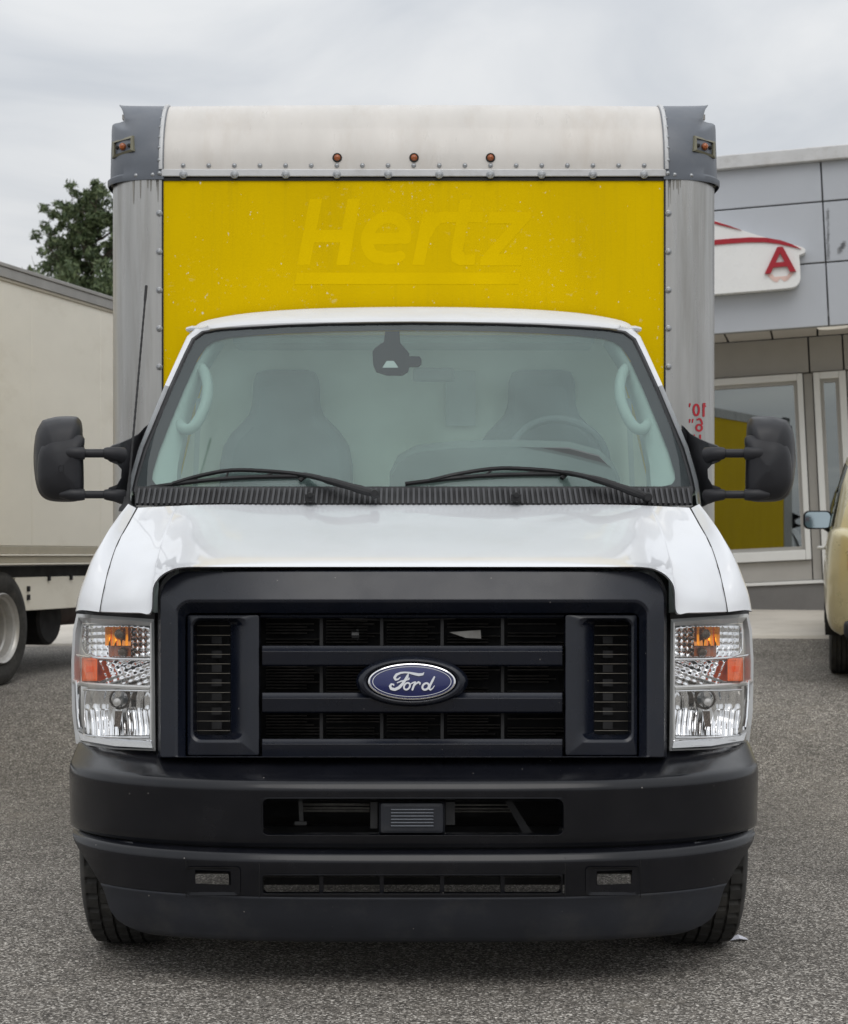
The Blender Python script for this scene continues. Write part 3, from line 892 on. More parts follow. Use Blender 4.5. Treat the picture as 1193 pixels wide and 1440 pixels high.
# dark structure behind bumper and grille (radiator, crossmember)
rd_ = MB()
rd_.box((0, .42, .98), (1.22, .06, .60)); rd_.box((0, .36, .60), (1.16, .08, .24))
rd_.box((0, .34, .36), (.98, .06, .18))
rd_.build('radiator_support', M['deep_black'], truck)
fins = MB()
random.seed(3)
for px0 in range(372, 790, 85):
    for k in range(44):
        py = 868 + k * 4.3
        if random.random() < .22: continue
        w = random.choice((60, 70, 81))
        fins.hexa([P(px0 + 2, py, .33), P(px0 + w, py, .33), P(px0 + w, py + 1.6, .34), P(px0 + 2, py + 1.6, .34)],
                  [P(px0 + 2, py, .385), P(px0 + w, py, .385), P(px0 + w, py + 1.6, .385), P(px0 + 2, py + 1.6, .385)])
o = fins.build('radiator_fins', M['fin_grey'], truck, smooth=0); o['kind'] = 'stuff'
MB().hexa([P(632, 889, .27), P(676, 886, .27), P(677, 898, .27), P(655, 897, .27)], [P(632, 889, .28), P(676, 886, .28), P(677, 898, .28), P(655, 897, .28)]).build('latch_plate', M['engine_steel'], truck)
lt = MB()
lt.tube([P(495, 893, .26), P(505, 893, .26)], .012, 8); lt.tube([P(503, 885, .27), P(503, 900, .27)], .004, 8)
lt.tube([P(480, 869, .27), P(560, 872, .28), P(640, 869, .27)], .005, 8)
lt.build('hood_latch', M['engine_grey'], truck)
MB().box(P(510, 1073, .2), (.015, .02, .02)).build('mounting_clip', M['zinc'], truck)
cf = MB().box(P(785, 1076, .2), (.06, .03, .01))
cf.build('mounting_clip', M['zinc'], truck)

# ---- grille
surround = MB()
o_out = lambda g, rd: rrect(222 + g, 798 + g, 938 - g, 1063 - g * .3, rd, 8)
ring(surround, [rr4(222, 796, 938, 1066, 44, 3), rr4(223, 801, 937, 1065.5, 42, 3), rr4(226, 804, 934, 1065, 39, 3), rr4(246, 843, 914, 1064.5, 22, 2), rr4(250, 847, 910, 1064, 19, 2), rr4(261, 862, 899, 1063.5, 10, 2), rr4(263, 864, 897, 1063, 9, 2)],
     [.075, .04, .002, .0, .004, .040, .09], y_sur, step=14)
grille = surround.build('grille', M['black_plastic'], truck, smooth=28)
def bar(name, l, r, t, b, fn, prof, mt, par, n=14):
    """bar with a cross-section: prof = list of (fraction of height from the top, depth offset)"""
    rows = []
    for k in range(n + 1):
        px = l + (r - l) * k / n
        rows.append([on(px, t + (b - t) * fz, fn, of) for fz, of in prof])
    mb = MB().grid(rows)
    mb.fan(rows[0]); mb.fan(rows[-1])
    return mb.build(name, mt, par, smooth=25)
BP = [(.02, .07), (0, .014), (.24, .004), (.27, .001), (.92, .012), (1.0, .020), (1.0, .07)]
bar('grille_bar', 369, 791, 908, 937, y_grille, BP, M['black_plastic'], grille)
bar('grille_bar', 369, 791, 974, 1003, y_grille, BP, M['black_plastic'], grille)
bar('grille_bar', 369, 791, 1039, 1066, y_grille, BP, M['black_plastic'], grille)
bar('grille_top_rail', 366, 794, 863, 869, y_grille, [(0, .06), (0, .035), (.5, .028), (1, .035), (1, .06)], M['black_plastic'], grille)
for px in (452, 537, 622, 707):
    for t, b_ in ((868, 910), (936, 976), (1002, 1041)):
        a = [on(px - 2.2, t, y_grille, .06), on(px + 2.2, t, y_grille, .06), on(px + 2.2, b_, y_grille, .06), on(px - 2.2, b_, y_grille, .06)]
        MB().hexa(a, [p + Vector((0, .05, 0)) for p in a]).build('grille_strut', M['matte_black'], grille)
def mir(px): return 2 * 580 - px
for s in (-1, 1):
    q = (lambda v: v) if s < 0 else mir
    # upright panel with a tall recessed slot
    outl = [(q(263), 864), (q(366), 864), (q(366), 1062), (q(263), 1062)]
    sl0 = [(q(276), 873), (q(326), 869), (q(326), 1032), (q(276), 1032)]
    up = MB()
    ring(up, [[(q(a), b_) for a, b_ in rrect(262, 863, 366.5, 1063, 3)], [(q(a), b_) for a, b_ in rrect(264, 865, 364.5, 1062, 3)], [(q(a), b_) for a, b_ in rrect(269, 869, 350, 1044, 12)], [(q(a), b_) for a, b_ in rrect(272, 871, 342, 1040, 12)], [(q(a), b_) for a, b_ in rrect(276, 874, 325, 1034, 6)], [(q(a), b_) for a, b_ in rrect(277, 875, 324, 1033, 6)]],
         [.05, .016, .012, .018, .062, .10], y_grille, step=14)
    up = up.build('side_vent', M['black_plastic'], grille, smooth=28)
    wires = MB()
    for k in range(12):
        py = 880 + k * 13.4
        wires.tube([on(q(277), py, y_grille, .075), on(q(324), py, y_grille, .075)], .0009, 6)
    wires.build('wire_mesh', M['vent_wire'], grille)['kind'] = 'stuff'
    for k in range(7):
        dk = MB().hexa([on(q(298), 895 + k * 20, y_grille, .12), on(q(312), 895 + k * 20, y_grille, .12), on(q(312), 905 + k * 20, y_grille, .12), on(q(298), 905 + k * 20, y_grille, .12)],
                [on(q(298), 895 + k * 20, y_grille, .14), on(q(312), 895 + k * 20, y_grille, .14), on(q(312), 905 + k * 20, y_grille, .14), on(q(298), 905 + k * 20, y_grille, .14)])
        dk.build('duct_clip', M['matte_black'], grille)
    bk = MB(); a = [on(q(268), 866, y_grille, .2), on(q(362), 866, y_grille, .2), on(q(362), 1060, y_grille, .2), on(q(268), 1060, y_grille, .2)]
    bk.fan(a); bk.build('vent_back', M['deep_black'], grille)

# ---- emblem
def ell(cx, cy, rx, ry, n=64):
    return [(cx + rx * math.cos(2 * math.pi * k / n), cy + ry * math.sin(2 * math.pi * k / n)) for k in range(n)]
ec = (579.5, 958.5)
em = MB()
rows = [[on(p[0], p[1], y_grille, of) for p in ell(*ec, rx, ry)] for rx, ry, of in ((79, 36, .03), (78, 35, .0), (74, 32.5, -.014), (68, 29, -.018), (65, 27.5, -.014), (63, 26, -.006))]
em.grid(rows, closed_u=True)
emblem = em.build('emblem', M['black_plastic'], truck, smooth=40)
em = MB()
rows = [[on(p[0], p[1], y_grille, of) for p in ell(*ec, rx, ry)] for rx, ry, of in ((62.5, 26.2, -.004), (61.5, 25.4, -.013), (59.5, 24, -.014), (58.2, 23, -.010))]
em.grid(rows, closed_u=True).build('chrome_ring', M['chrome'], emblem, smooth=40)
em = MB()
rows = [[on(p[0], p[1], y_grille, of) for p in ell(*ec, rx, ry)] for rx, ry, of in ((58.6, 23.3, -.009), (50, 19, -.0115), (30, 11, -.0135), (6, 2, -.0145))]
em.grid(rows, closed_u=True); em.fan(rows[-1])
em.build('blue_oval', M['emblem_blue'], emblem, smooth=40)
em = MB()
rows = [[on(p[0], p[1], y_grille, of) for p in ell(*ec, rx, ry)] for rx, ry, of in ((56.0, 21.6, -.0095), (55.6, 21.3, -.0122), (54.7, 20.7, -.0122), (54.3, 20.4, -.0095))]
em.grid(rows, closed_u=True).build('silver_line', M['chrome'], emblem, smooth=40)
script = [
    [(668, 288, 6), (655, 303, 20), (620, 306, 25), (580, 298, 22), (540, 289, 16), (500, 286, 14), (462, 290, 17), (425, 306, 22), (408, 332, 22), (418, 350, 18), (440, 347, 13), (458, 330, 8)],
    [(530, 300, 10), (522, 320, 22), (503, 352, 22), (478, 388, 24), (448, 420, 26), (412, 437, 24), (380, 430, 24), (368, 408, 20), (380, 390, 16), (400, 392, 12), (402, 402, 8)],
    [(432, 378, 8), (465, 364, 12), (505, 355, 11), (535, 346, 12), (538, 336, 8), (526, 336, 6)],
    arc(518, 408, 26, 30, 0, 360, 15, 20, tilt=.25),
    [(545, 392, 8), (572, 376, 12), (592, 372, 14), (580, 400, 17), (566, 438, 17)],
    [(578, 408, 9), (600, 384, 13), (620, 372, 17), (634, 380, 15), (632, 392, 9)],
    arc(683, 410, 28, 29, 0, 360, 17, 18, tilt=.25),
    [(760, 326, 14), (744, 358, 19), (722, 400, 19), (714, 430, 17), (726, 440, 13), (744, 428, 9), (760, 404, 6)],
]
vo_script = strokes(script)
plate(MB(), vo_script, [], lambda a, b_: on(490 + a * .1593, 900 + b_ * .1593, y_grille, -.0175), (0, .006, 0)).build('emblem_script', M['chrome'], emblem, smooth=20, label='silver script word on the blue oval')

# ---- hood (control rows: offset from the middle, photo row, depth)
ccol = [0, 100, 200, 270, 316, 336, 349, 356, 359, 375, 400, 425]
def hrow(pys, ys, dxs_=None):
    d_ = dxs_ or ccol
    return [(d_[k], pys[k], ys[k]) for k in range(len(d_))]
seam_dx = {709: 388, 735: 404, 760: 417, 785: 427, 810: 434, 835: 439.5, 862: 441}
def scale_cols(mx_): return [c if c <= 200 else 200 + (c - 200) * (mx_ - 200) / 225 for c in ccol]
HR = []
n = len(ccol)
HR.append(hrow([709.5] * 4 + [710, 710.5, 711, 711.5, 711.5, 712, 713, 714], [.98] * 3 + [.965, .95, .94, .935, .93, .93, .92, .905, .88], scale_cols(389)))
HR.append(hrow([722, 722, 722, 722.5, 724, 725.5, 726.5, 727, 727.5, 729, 732, 736], [.84] * 3 + [.83, .82, .82, .815, .81, .81, .80, .79, .77], scale_cols(401)))
HR.append(hrow([742, 742, 742, 743, 747, 750, 752, 753, 753.5, 756, 760, 765], [.64] * 3 + [.635, .635, .64, .64, .64, .64, .63, .63, .64], scale_cols(416.5)))
HR.append(hrow([764, 764, 764.5, 766, 771, 776, 779, 781, 782, 786, 792, 799], [.43] * 3 + [.43, .435, .44, .445, .45, .455, .46, .485, .53], scale_cols(428)))
HR.append(hrow([782, 782, 782.5, 784, 788, 793, 799, 803, 806, 813, 820, 828], [.28] * 3 + [.285, .29, .30, .31, .325, .33, .355, .395, .465], scale_cols(435)))
HR.append(hrow([792, 792, 792.3, 793, 795, 800, 809, 819, 830, 838, 842, 848], [.215] * 3 + [.22, .225, .235, .245, .255, .265, .29, .345, .435], scale_cols(439)))
HR.append(hrow([797, 797, 797, 797, 797.5, 803, 813.5, 828, 861, 861.5, 861, 860], [.195] * 3 + [.197, .20, .205, .21, .22, .235, .262, .325, .425], scale_cols(440.5)))
def hood_pt(t): return P(CX + t[0], t[1], t[2])
def mirror_rows(rows):
    return [[Vector((-p.x, p.y, p.z)) for p in reversed(r[1:])] + list(r) for r in rows]
hr = [[hood_pt(c) for c in r] for r in HR]
fine = smooth_rows(hr, 55, 36)
for r in fine: r[0].x = 0
full = mirror_rows(fine)
# return flange under the front edge so that the hood reads as folded sheet
fl = [Vector((p.x, p.y + .03, p.z - .004)) for p in full[-1]]
MB().grid(full + [fl]).build('hood', M['white_paint'], truck, smooth=60, solid=0)
# fenders
fo = [(709, 399, .90), (722, 411, .80), (742, 426, .69), (764, 440, .62), (785, 452, .585), (810, 462, .56), (835, 471, .545), (860, 476, .54)]
fi = [(714.5, 390.2, .875), (736.5, 402.3, .765), (765.5, 417.8, .635), (799.5, 429.4, .525), (815, 433.2, .492), (828.5, 436.4, .460), (848.5, 440.3, .432), (860.5, 442.2, .422)]
for s in (-1, 1):
    a = [P(CX + s * d_, py, y_) for py, d_, y_ in fi]
    c = [P(CX + s * d_, py, y_) for py, d_, y_ in fo]
    mid = [(p * .5 + q_ * .5) + Vector((s * .012, -.022, .006)) for p, q_ in zip(a, c)]
    e = [p + Vector((s * .004, .14, -.003)) for p in c]
    e2 = [Vector((p.x - s * .01, p.y + .45, p.z)) for p in c]
    rws = [a, mid, c, e, e2]
    tr = smooth_rows([[r[k] for r in rws] for k in range(len(a))], 24, 30)
    MB().grid(tr).build('fender', M['white_paint'], truck, smooth=60)
    # dark shut line under the panel gap and the band above the lamp
    MB().tube([p + Vector((-s * .002, .008, 0)) for p in a], .0045, 6).build('panel_gap', M['dark_gap'], truck)
    # lower side panel with wheel arch
    sd = MB()
    outl = [(.70, 1.12), (1.15, 1.38), (2.12, 1.46), (2.12, .52), (1.28, .45)]
    arch = [(.82 + .44 * math.cos(rad(t)), .40 + .44 * math.sin(rad(t))) for t in range(10, 106, 5)]
    outl = outl + arch
    plate(sd, [outl], [], lambda y_, z: (s * (1.045 - .07 * sstep((z - 1.05) / .38)), y_, z), (-s * .03, 0, 0), step=.12)
    sd.build('cab_side', M['white_paint'], truck, smooth=40)

# ---- cowl panel and its fins
cow = [[P(CX + dx, py, y_) for dx in range(-392, 393, 28)] for py, y_ in ((711, .975), (705, .985), (688, 1.05), (684, 1.07))]
for r in cow:
    for p in r: p.y += .10 * (p.x / .95) ** 2 - .10 * (p.x / .95) ** 2
MB().grid(cow).build('cowl_panel', M['matte_black'], truck)
fin = MB()
for k in range(-51, 52):
    px = CX + k * 7.6
    sl_ = 3.2 * max(-1, min(1, -k / 30))
    a0, a1 = P(px - 1.5 - sl_ * .6, 707.5, .965), P(px - 1.5 + sl_ * .6, 686, 1.035)
    b0, b1 = P(px + 1.5 - sl_ * .6, 707.5, .965), P(px + 1.5 + sl_ * .6, 686, 1.035)
    dn = Vector((0, .03, -.006))
    fin.hexa([a0, b0, b1, a1], [a0 + dn, b0 + dn, b1 + dn, a1 + dn])
o = fin.build('cowl_fins', mat('cowl_plastic', (0.035, 0.035, 0.038), .5, var=.2), truck, smooth=0); o['kind'] = 'stuff'
for px in (436, 726):
    nz_ = MB()
    nz_.box(P(px, 700, .955), (.034, .03, .024)); nz_.lathe([(-.015, .0), (-.015, .009), (.01, .011)], 10, 'Y', P(px, 696, .945))
    nz_.build('washer_nozzle', M['matte_black'], truck, bevel=.002)

# ---- windshield
def y_ws(x, z):
    return 1.03 + (z - 1.47) * .80 - (z - 1.47) * (z - 2.15) * .12 + .13 * (x / .85) ** 2
# outlines: clear glass, printed band, rubber seal (pixel points, right half from the top middle, clockwise)
def half(pts):
    l = [(2 * CX - x, y) for x, y in reversed(pts) if abs(x - CX) > .01]
    return pts + l
clear_r = [(582, 464.5), (640, 464.8), (700, 466), (760, 468.5), (815, 472), (845, 475.5), (862, 480), (874, 488), (886, 506), (905, 548), (925, 596), (940, 634), (949, 664), (950, 674), (945, 681), (930, 684.5), (860, 686), (760, 686), (660, 686), (582, 686)]
band_r = [(582, 455.5), (640, 456), (700, 457), (760, 459), (815, 462.2), (855, 465), (876, 469), (889, 478), (900, 500), (921, 546), (941, 594), (957, 632), (966, 662), (970, 676), (972, 688), (972, 691), (900, 691.5), (800, 691.5), (680, 691.5), (582, 691.5)]
seal_r = [(582, 452), (640, 452.5), (700, 453.4), (760, 455.2), (815, 458.4), (857, 461.5), (880, 465.5), (894.5, 476), (905, 497.5), (926, 543.5), (946, 591.5), (962, 629.5), (971, 659.5), (975, 675), (978, 689), (977, 694), (900, 694), (800, 694), (680, 694), (582, 694)]
def poly_s(pr): return [(CX + (x - CX) * 1.0, y) for x, y in half(pr)]
g = MB()
cl = [on(x, y, y_ws, .0) for x, y in poly_s(clear_r)]
def fill_ws(mb, outline_px, off, step=.07):
    pts = [on(x, y, y_ws, off) for x, y in outline_px]
    plate(mb, [[(p.x, p.z) for p in pts]], [], lambda a, b_: (a, y_ws(a, b_) + off, b_), None, step=step)
fill_ws(g, poly_s(band_r), 0.0)
ws = g.build('windshield', M['windshield'], truck, smooth=60)
ih = MB(); fill_ws(ih, poly_s(clear_r), .009)
ih.build('inner_haze_film', M['inner_haze'], ws, smooth=60)  # diffuse film of dusty haze, added behind the windshield to veil the cab
bd = MB()
ps = same_count([poly_s(band_r), poly_s(clear_r)], 25)
bd.grid([[on(x, y, y_ws, .004) for x, y in po] for po in ps], closed_u=True)
bd.build('printed_band', M['frit'], ws, smooth=60)
sl_m = MB()
ps = same_count([poly_s(band_r), [(x * .5 + a * .5, y * .5 + b_ * .5) for (x, y), (a, b_) in zip(poly_s(band_r), poly_s(seal_r))], poly_s(seal_r)], 25)
sl_m.grid([[on(x, y, y_ws, of) for x, y in po] for po, of in zip(ps, (-.001, -.008, .006))], closed_u=True)
sl_m.build('windshield_seal', M['seal_black'], truck, smooth=60)

# ---- cab: pillars, roof, doors
pil_r = [(872, 457, 1.74), (890, 462, 1.78), (901, 473, 1.78), (911, 495, 1.73), (932, 541.5, 1.60), (952, 589.5, 1.45), (967.5, 628, 1.33), (977, 659, 1.23), (981.5, 676, 1.16), (984, 694, 1.09), (986, 712, 1.02)]
inn_r = [(868, 463.5), (880, 465.5), (894.5, 476), (905, 497.5), (926, 543.5), (946, 591.5), (962, 629.5), (971, 659.5), (975, 675), (978, 689), (980, 710)]
for s in (-1, 1):
    q = (lambda v: v) if s > 0 else (lambda v: 2 * CX - v)
    r0 = [on(q(x), y, y_ws, .004) for x, y in inn_r]
    r1 = [P(q(x), y, y_) for x, y, y_ in pil_r]
    rm_ = [a * .5 + b_ * .5 + Vector((s * .004, -.03, .0)) for a, b_ in zip(r0, r1)]
    r2 = [Vector((p.x + s * .012, p.y + .10, p.z)) for p in r1]
    r3 = [Vector((p.x + s * .010, p.y + .16, p.z)) for p in r1]
    MB().grid([r0, rm_, r1, r2, r3]).build('windshield_pillar', M['white_paint'], truck, smooth=50)
    # door upper: rear frame, window glass
    dr = MB()
    top = Vector((s * .875, 2.12, 2.16)); low = Vector((s * 1.055, 2.12, 1.46))
    gl_pts = r3[1:-1]
    g2 = MB()
    g2.grid([gl_pts, [Vector((low.x + (top.x - low.x) * (p.z - low.z) / (top.z - low.z), 2.02, p.z)) for p in gl_pts]])
    g2.build('door_window', M['side_glass'], truck)
    fr_ = [Vector((low.x + (top.x - low.x) * (z - low.z) / (top.z - low.z) + s * .004, y_, z)) for y_, z in ((2.0, 2.2), (2.12, 2.2), (2.12, 1.40), (2.0, 1.40))]
    dr.fan(fr_); dr.build('door_frame', M['white_paint'], truck, solid=.02)
    # small drip-rail end
    dp = MB().tube([P(q(884), 461, 1.76), P(q(893), 461.5, 1.78), P(q(899), 463, 1.80), P(q(897), 466, 1.86)], [.006, .010, .010, .006], 8)
    dp.build('drip_rail_end', M['white_paint'], truck)
rc = [0, 80, 160, 230, 275, 300, 312]
RR = [[(d_, py, y_) for d_, py, y_ in zip(rc, pys, ys)] for pys, ys in (
    ([452.5, 453, 454, 457, 461, 464.5, 469], [1.60, 1.60, 1.61, 1.64, 1.69, 1.73, 1.76]),
    ([446, 446.3, 447.5, 450.5, 455, 459.5, 466], [1.63, 1.63, 1.64, 1.67, 1.72, 1.76, 1.79]),
    ([439, 439.5, 441, 445, 450.5, 456, 464], [1.74, 1.74, 1.75, 1.77, 1.80, 1.82, 1.85]),
    ([433, 433.8, 436, 441, 447.5, 454, 464], [1.92, 1.92, 1.92, 1.93, 1.94, 1.95, 1.97]),
    ([431.5, 432.3, 434.8, 440, 447, 454, 466], [2.12, 2.12, 2.12, 2.12, 2.12, 2.12, 2.12]))]
rr = [[P(CX + d_, py, y_) for d_, py, y_ in r] for r in RR]
fine = smooth_rows(rr, 40, 24)
for r in fine: r[0].x = 0
MB().grid(mirror_rows(fine)).build('cab_roof', M['roof_white'], truck, smooth=60, solid=.02)
# interior shell
it = MB()
it.hexa([(-.97, 2.08, .95), (.97, 2.08, .95), (.97, 2.08, 1.45), (-.97, 2.08, 1.45)], [(-.97, 2.10, .95), (.97, 2.10, .95), (.97, 2.10, 1.45), (-.97, 2.10, 1.45)])
it.hexa([(-.97, 2.08, 1.451), (.97, 2.08, 1.451), (.80, 2.08, 2.17), (-.80, 2.08, 2.17)], [(-.97, 2.10, 1.451), (.97, 2.10, 1.451), (.80, 2.10, 2.17), (-.80, 2.10, 2.17)])
it.build('cab_rear_wall', M['interior_grey'], truck)
MB().box((0, 1.95, 2.12), (1.4, .30, .02)).build('headliner', M['trim_pale'], truck)
MB().box((0, 1.6, .95), (1.9, 1.1, .04)).build('cab_floor', M['dash_grey'], truck)
# dashboard
db = [[Vector((x, y_, z)) for x in (-.95, -.7, -.4, -.15, .15, .45, .8, .95)] for y_, z in ((1.06, 1.46), (1.15, 1.475), (1.35, 1.49), (1.48, 1.47), (1.52, 1.40), (1.52, 1.0))]
MB().grid(smooth_rows(db, 28, 20)).build('dashboard', M['dash_grey'], truck, smooth=60)
hd_o = [(548, 664), (560, 640), (585, 626), (640, 620), (720, 618), (800, 621), (842, 632), (862, 650), (872, 672), (872, 690), (548, 690)]
hm = MB()
r0 = [P(x, y, 1.45) for x, y in hd_o]; r1 = [P(x, y, 1.30) + Vector((0, 0, -.012)) for x, y in hd_o]; r2 = [P(x, y + 10, 1.24) for x, y in hd_o]
hm.grid([r0, r1, r2]); hm.fan(r2)
hm.build('instrument_hood', M['dash_grey'], truck, smooth=50)
# steering wheel
sw = MB()
c_ = P(785, 648, 1.62)
rot = Matrix.Rotation(rad(-28), 3, 'X')
rows = [c_ + rot @ Vector((.185 * math.cos(2 * math.pi * k / 36), 0, .185 * math.sin(2 * math.pi * k / 36))) for k in range(37)]
sw.tube(rows, .015, 10, cap=False)
sw.lathe([(-.02, .0), (-.02, .06), (.02, .07)], 16, 'Y', c_)
for a in (200, 340, 270):
    sw.tube([c_, c_ + rot @ Vector((.18 * math.cos(rad(a)), 0, .18 * math.sin(rad(a))))], .014, 8)
sw.build('steering_wheel', M['seat_grey'], truck)
# seats
for px in (403, 762):
    hb = [(-92, 690), (-92, 655), (-87, 628), (-76, 610), (-52, 585), (-47, 570), (-46, 540), (-41, 526), (-28, 522), (28, 522), (41, 526), (46, 540), (47, 570), (52, 585), (76, 610), (87, 628), (92, 655), (92, 690)]
    r_ = [[P(px + dx * g_, 640 + (py - 640) * g_, y_) for dx, py in hb] for g_, y_ in ((1.0, 2.04), (1.02, 1.98), (.97, 1.92), (.82, 1.90))]
    s_ = MB().grid(r_, closed_u=True); s_.fan(r_[-1])
    st_ = s_.build('seat', M['seat_grey'], truck, smooth=50)
    MB().box((X(px, 1.75), 1.75, 1.18), (.5, .45, .2)).build('seat_cushion', M['seat_grey'], st_, bevel=.04)
# A-pillar trims and grab handles seen through the glass
for s in (-1, 1):
    q = (lambda v: v) if s > 0 else (lambda v: 2 * CX - v)
    tr_o = [(868, 478), (893, 520), (915, 572), (934, 618), (948, 655), (953, 690)]
    tr_i = [(852, 480), (880, 524), (898, 575), (907, 620), (914, 655), (916, 690)]
    a = [on(q(x), y, y_ws, .02) for x, y in tr_o]; b_ = [on(q(x), y, y_ws, .08) + Vector((0, .0, 0)) for x, y in tr_i]
    m_ = [u * .5 + v * .5 + Vector((0, -.015, 0)) for u, v in zip(a, b_)]
    e_ = [p + Vector((0, .12, 0)) for p in b_]
    MB().grid([a, m_, b_, e_]).build('pillar_trim', M['trim_pale'], truck, smooth=50)
    hp = [(884, 514), (877, 523), (872, 540), (873, 562), (880, 582), (889, 597), (899, 604), (909, 600), (916, 588)]
    gh = MB().tube([Vector(crom([on(q(x), y, y_ws, .05 if 0 < i < 8 else .075) for i, (x, y) in enumerate(hp)], t * 8 / 28)) for t in range(29)], [.018] * 2 + [.021] * 25 + [.018] * 2, 12)
    gh.build('grab_handle', M['trim_pale'], truck, smooth=60)
    # seat belt
    MB().hexa([P(q(880), 560, 2.0), P(q(888), 560, 2.0), P(q(893), 690, 2.0), P(q(886), 690, 2.0)], [P(q(880), 560, 2.01), P(q(888), 560, 2.01), P(q(893), 690, 2.01), P(q(886), 690, 2.01)]).build('seat_belt', M['trim_pale'], truck)
# camera module behind the glass, rear-view mirror arm
cm_o = [(542, 466), (562, 466), (563, 482), (570, 490), (576, 497), (576, 501), (590, 501), (593, 505), (593, 511), (589, 515), (576, 515), (574, 522), (566, 527), (545, 527), (529, 522), (525, 512), (524, 494), (529, 488), (540, 481)]
cm = MB()
pp = [on(x, y, y_ws, .005) for x, y in cm_o]
plate(cm, [[(p.x, p.z) for p in pp]], [], lambda a, b_: (a, y_ws(a, b_) + .005, b_), (0, .05, 0), step=.03)
cm = cm.build('camera_module', M['frit'], truck)
tz = [on(x, y, y_ws, .0025) for x, y in ((544, 507.5), (554, 507.5), (560.5, 517), (538, 517))]
MB().fan(tz).build('camera_window', mat('camera_window', (.34, .35, .35), .5), cm)
MB().box(P(610, 527, 1.75), (.16, .02, .055)).build('rear_view_mirror', M['dash_grey'], truck, bevel=.01)
# visor and rear labels, faint through the glass
MB().box(P(648, 560, 2.05), (.12, .01, .22)).build('cab_document_pocket', M['trim_pale'], truck)

# ---- wipers
def wiper(tip, bow, end, piv, root_mid):
    w = MB()
    off = -.016
    pth = [on(*end, y_ws, off), P(*root_mid, 1.0), P(*piv, .945)]
    aa = [Vector(crom([on(*bow, y_ws, off), *pth], t * 3 / 16)) for t in range(17)]
    w.tube(aa, [.006] * 3 + [.009] * 3 + [.014] * 4 + [.018] * 4 + [.021, .021, .017], 10, flat=.7)
    arm = w.build('wiper', M['matte_black'], truck)
    b = MB()
    bl = [on(tip[0] + (end[0] - tip[0]) * t / 12, tip[1] + (end[1] + 3 - tip[1]) * t / 12 - 4.5 * math.sin(math.pi * t / 12), y_ws, -.006) for t in range(13)]
    b.tube(bl, .0085, 6)
    bw = [on(tip[0] + (bow[0] - tip[0]) * .25, tip[1] + (bow[1] - tip[1]) * .22, y_ws, -.012), on(tip[0] + (bow[0] - tip[0]) * .6, tip[1] + (bow[1] - tip[1]) * .72, y_ws, -.016), on(*bow, y_ws, -.018), on(*end, y_ws, -.016), on(end[0], end[1] + 9, y_ws, -.008)]
    b.tube([Vector(crom(bw, t * 4 / 20)) for t in range(21)], .0085, 6)
    for f_ in (.3, .55, .8):
        k = int(f_ * 12)
        b.tube([bl[k], Vector(crom(bw, f_ * 4 * .8))], .004, 6)
    b.build('wiper_blade', M['matte_black'], arm)
    c = MB().lathe([(-.02, 0), (-.02, .012), (.0, .017), (.03, .017)], 14, 'Y', P(*piv, .94))
    c.build('wiper_pivot', M['matte_black'], arm)
wiper((212, 685.5), (337, 661), (422, 667), (527, 694), (470, 678))
wiper((570, 680.5), (711, 658.5), (790, 664), (911, 699), (845, 676))

# ---- antenna
an = MB()
a0, a1 = P(179, 712, .93), P(206, 402, 1.30)
pts = [a0 + (a1 - a0) * (k / 120) for k in range(121)]
an.tube(pts, [(.008 - .0045 * min(1, k / 18)) * (1.0 + .16 * ((k // 2) % 2)) if k < 112 else .0052 for k in range(121)], 8)
ant = an.build('antenna', M['matte_black'], truck)
MB().lathe([(0, .0), (0, .030), (.012, .027), (.028, .014), (.05, .010)], 16, 'Z', P(179, 719, .92)).build('antenna_base', M['matte_black'], ant)

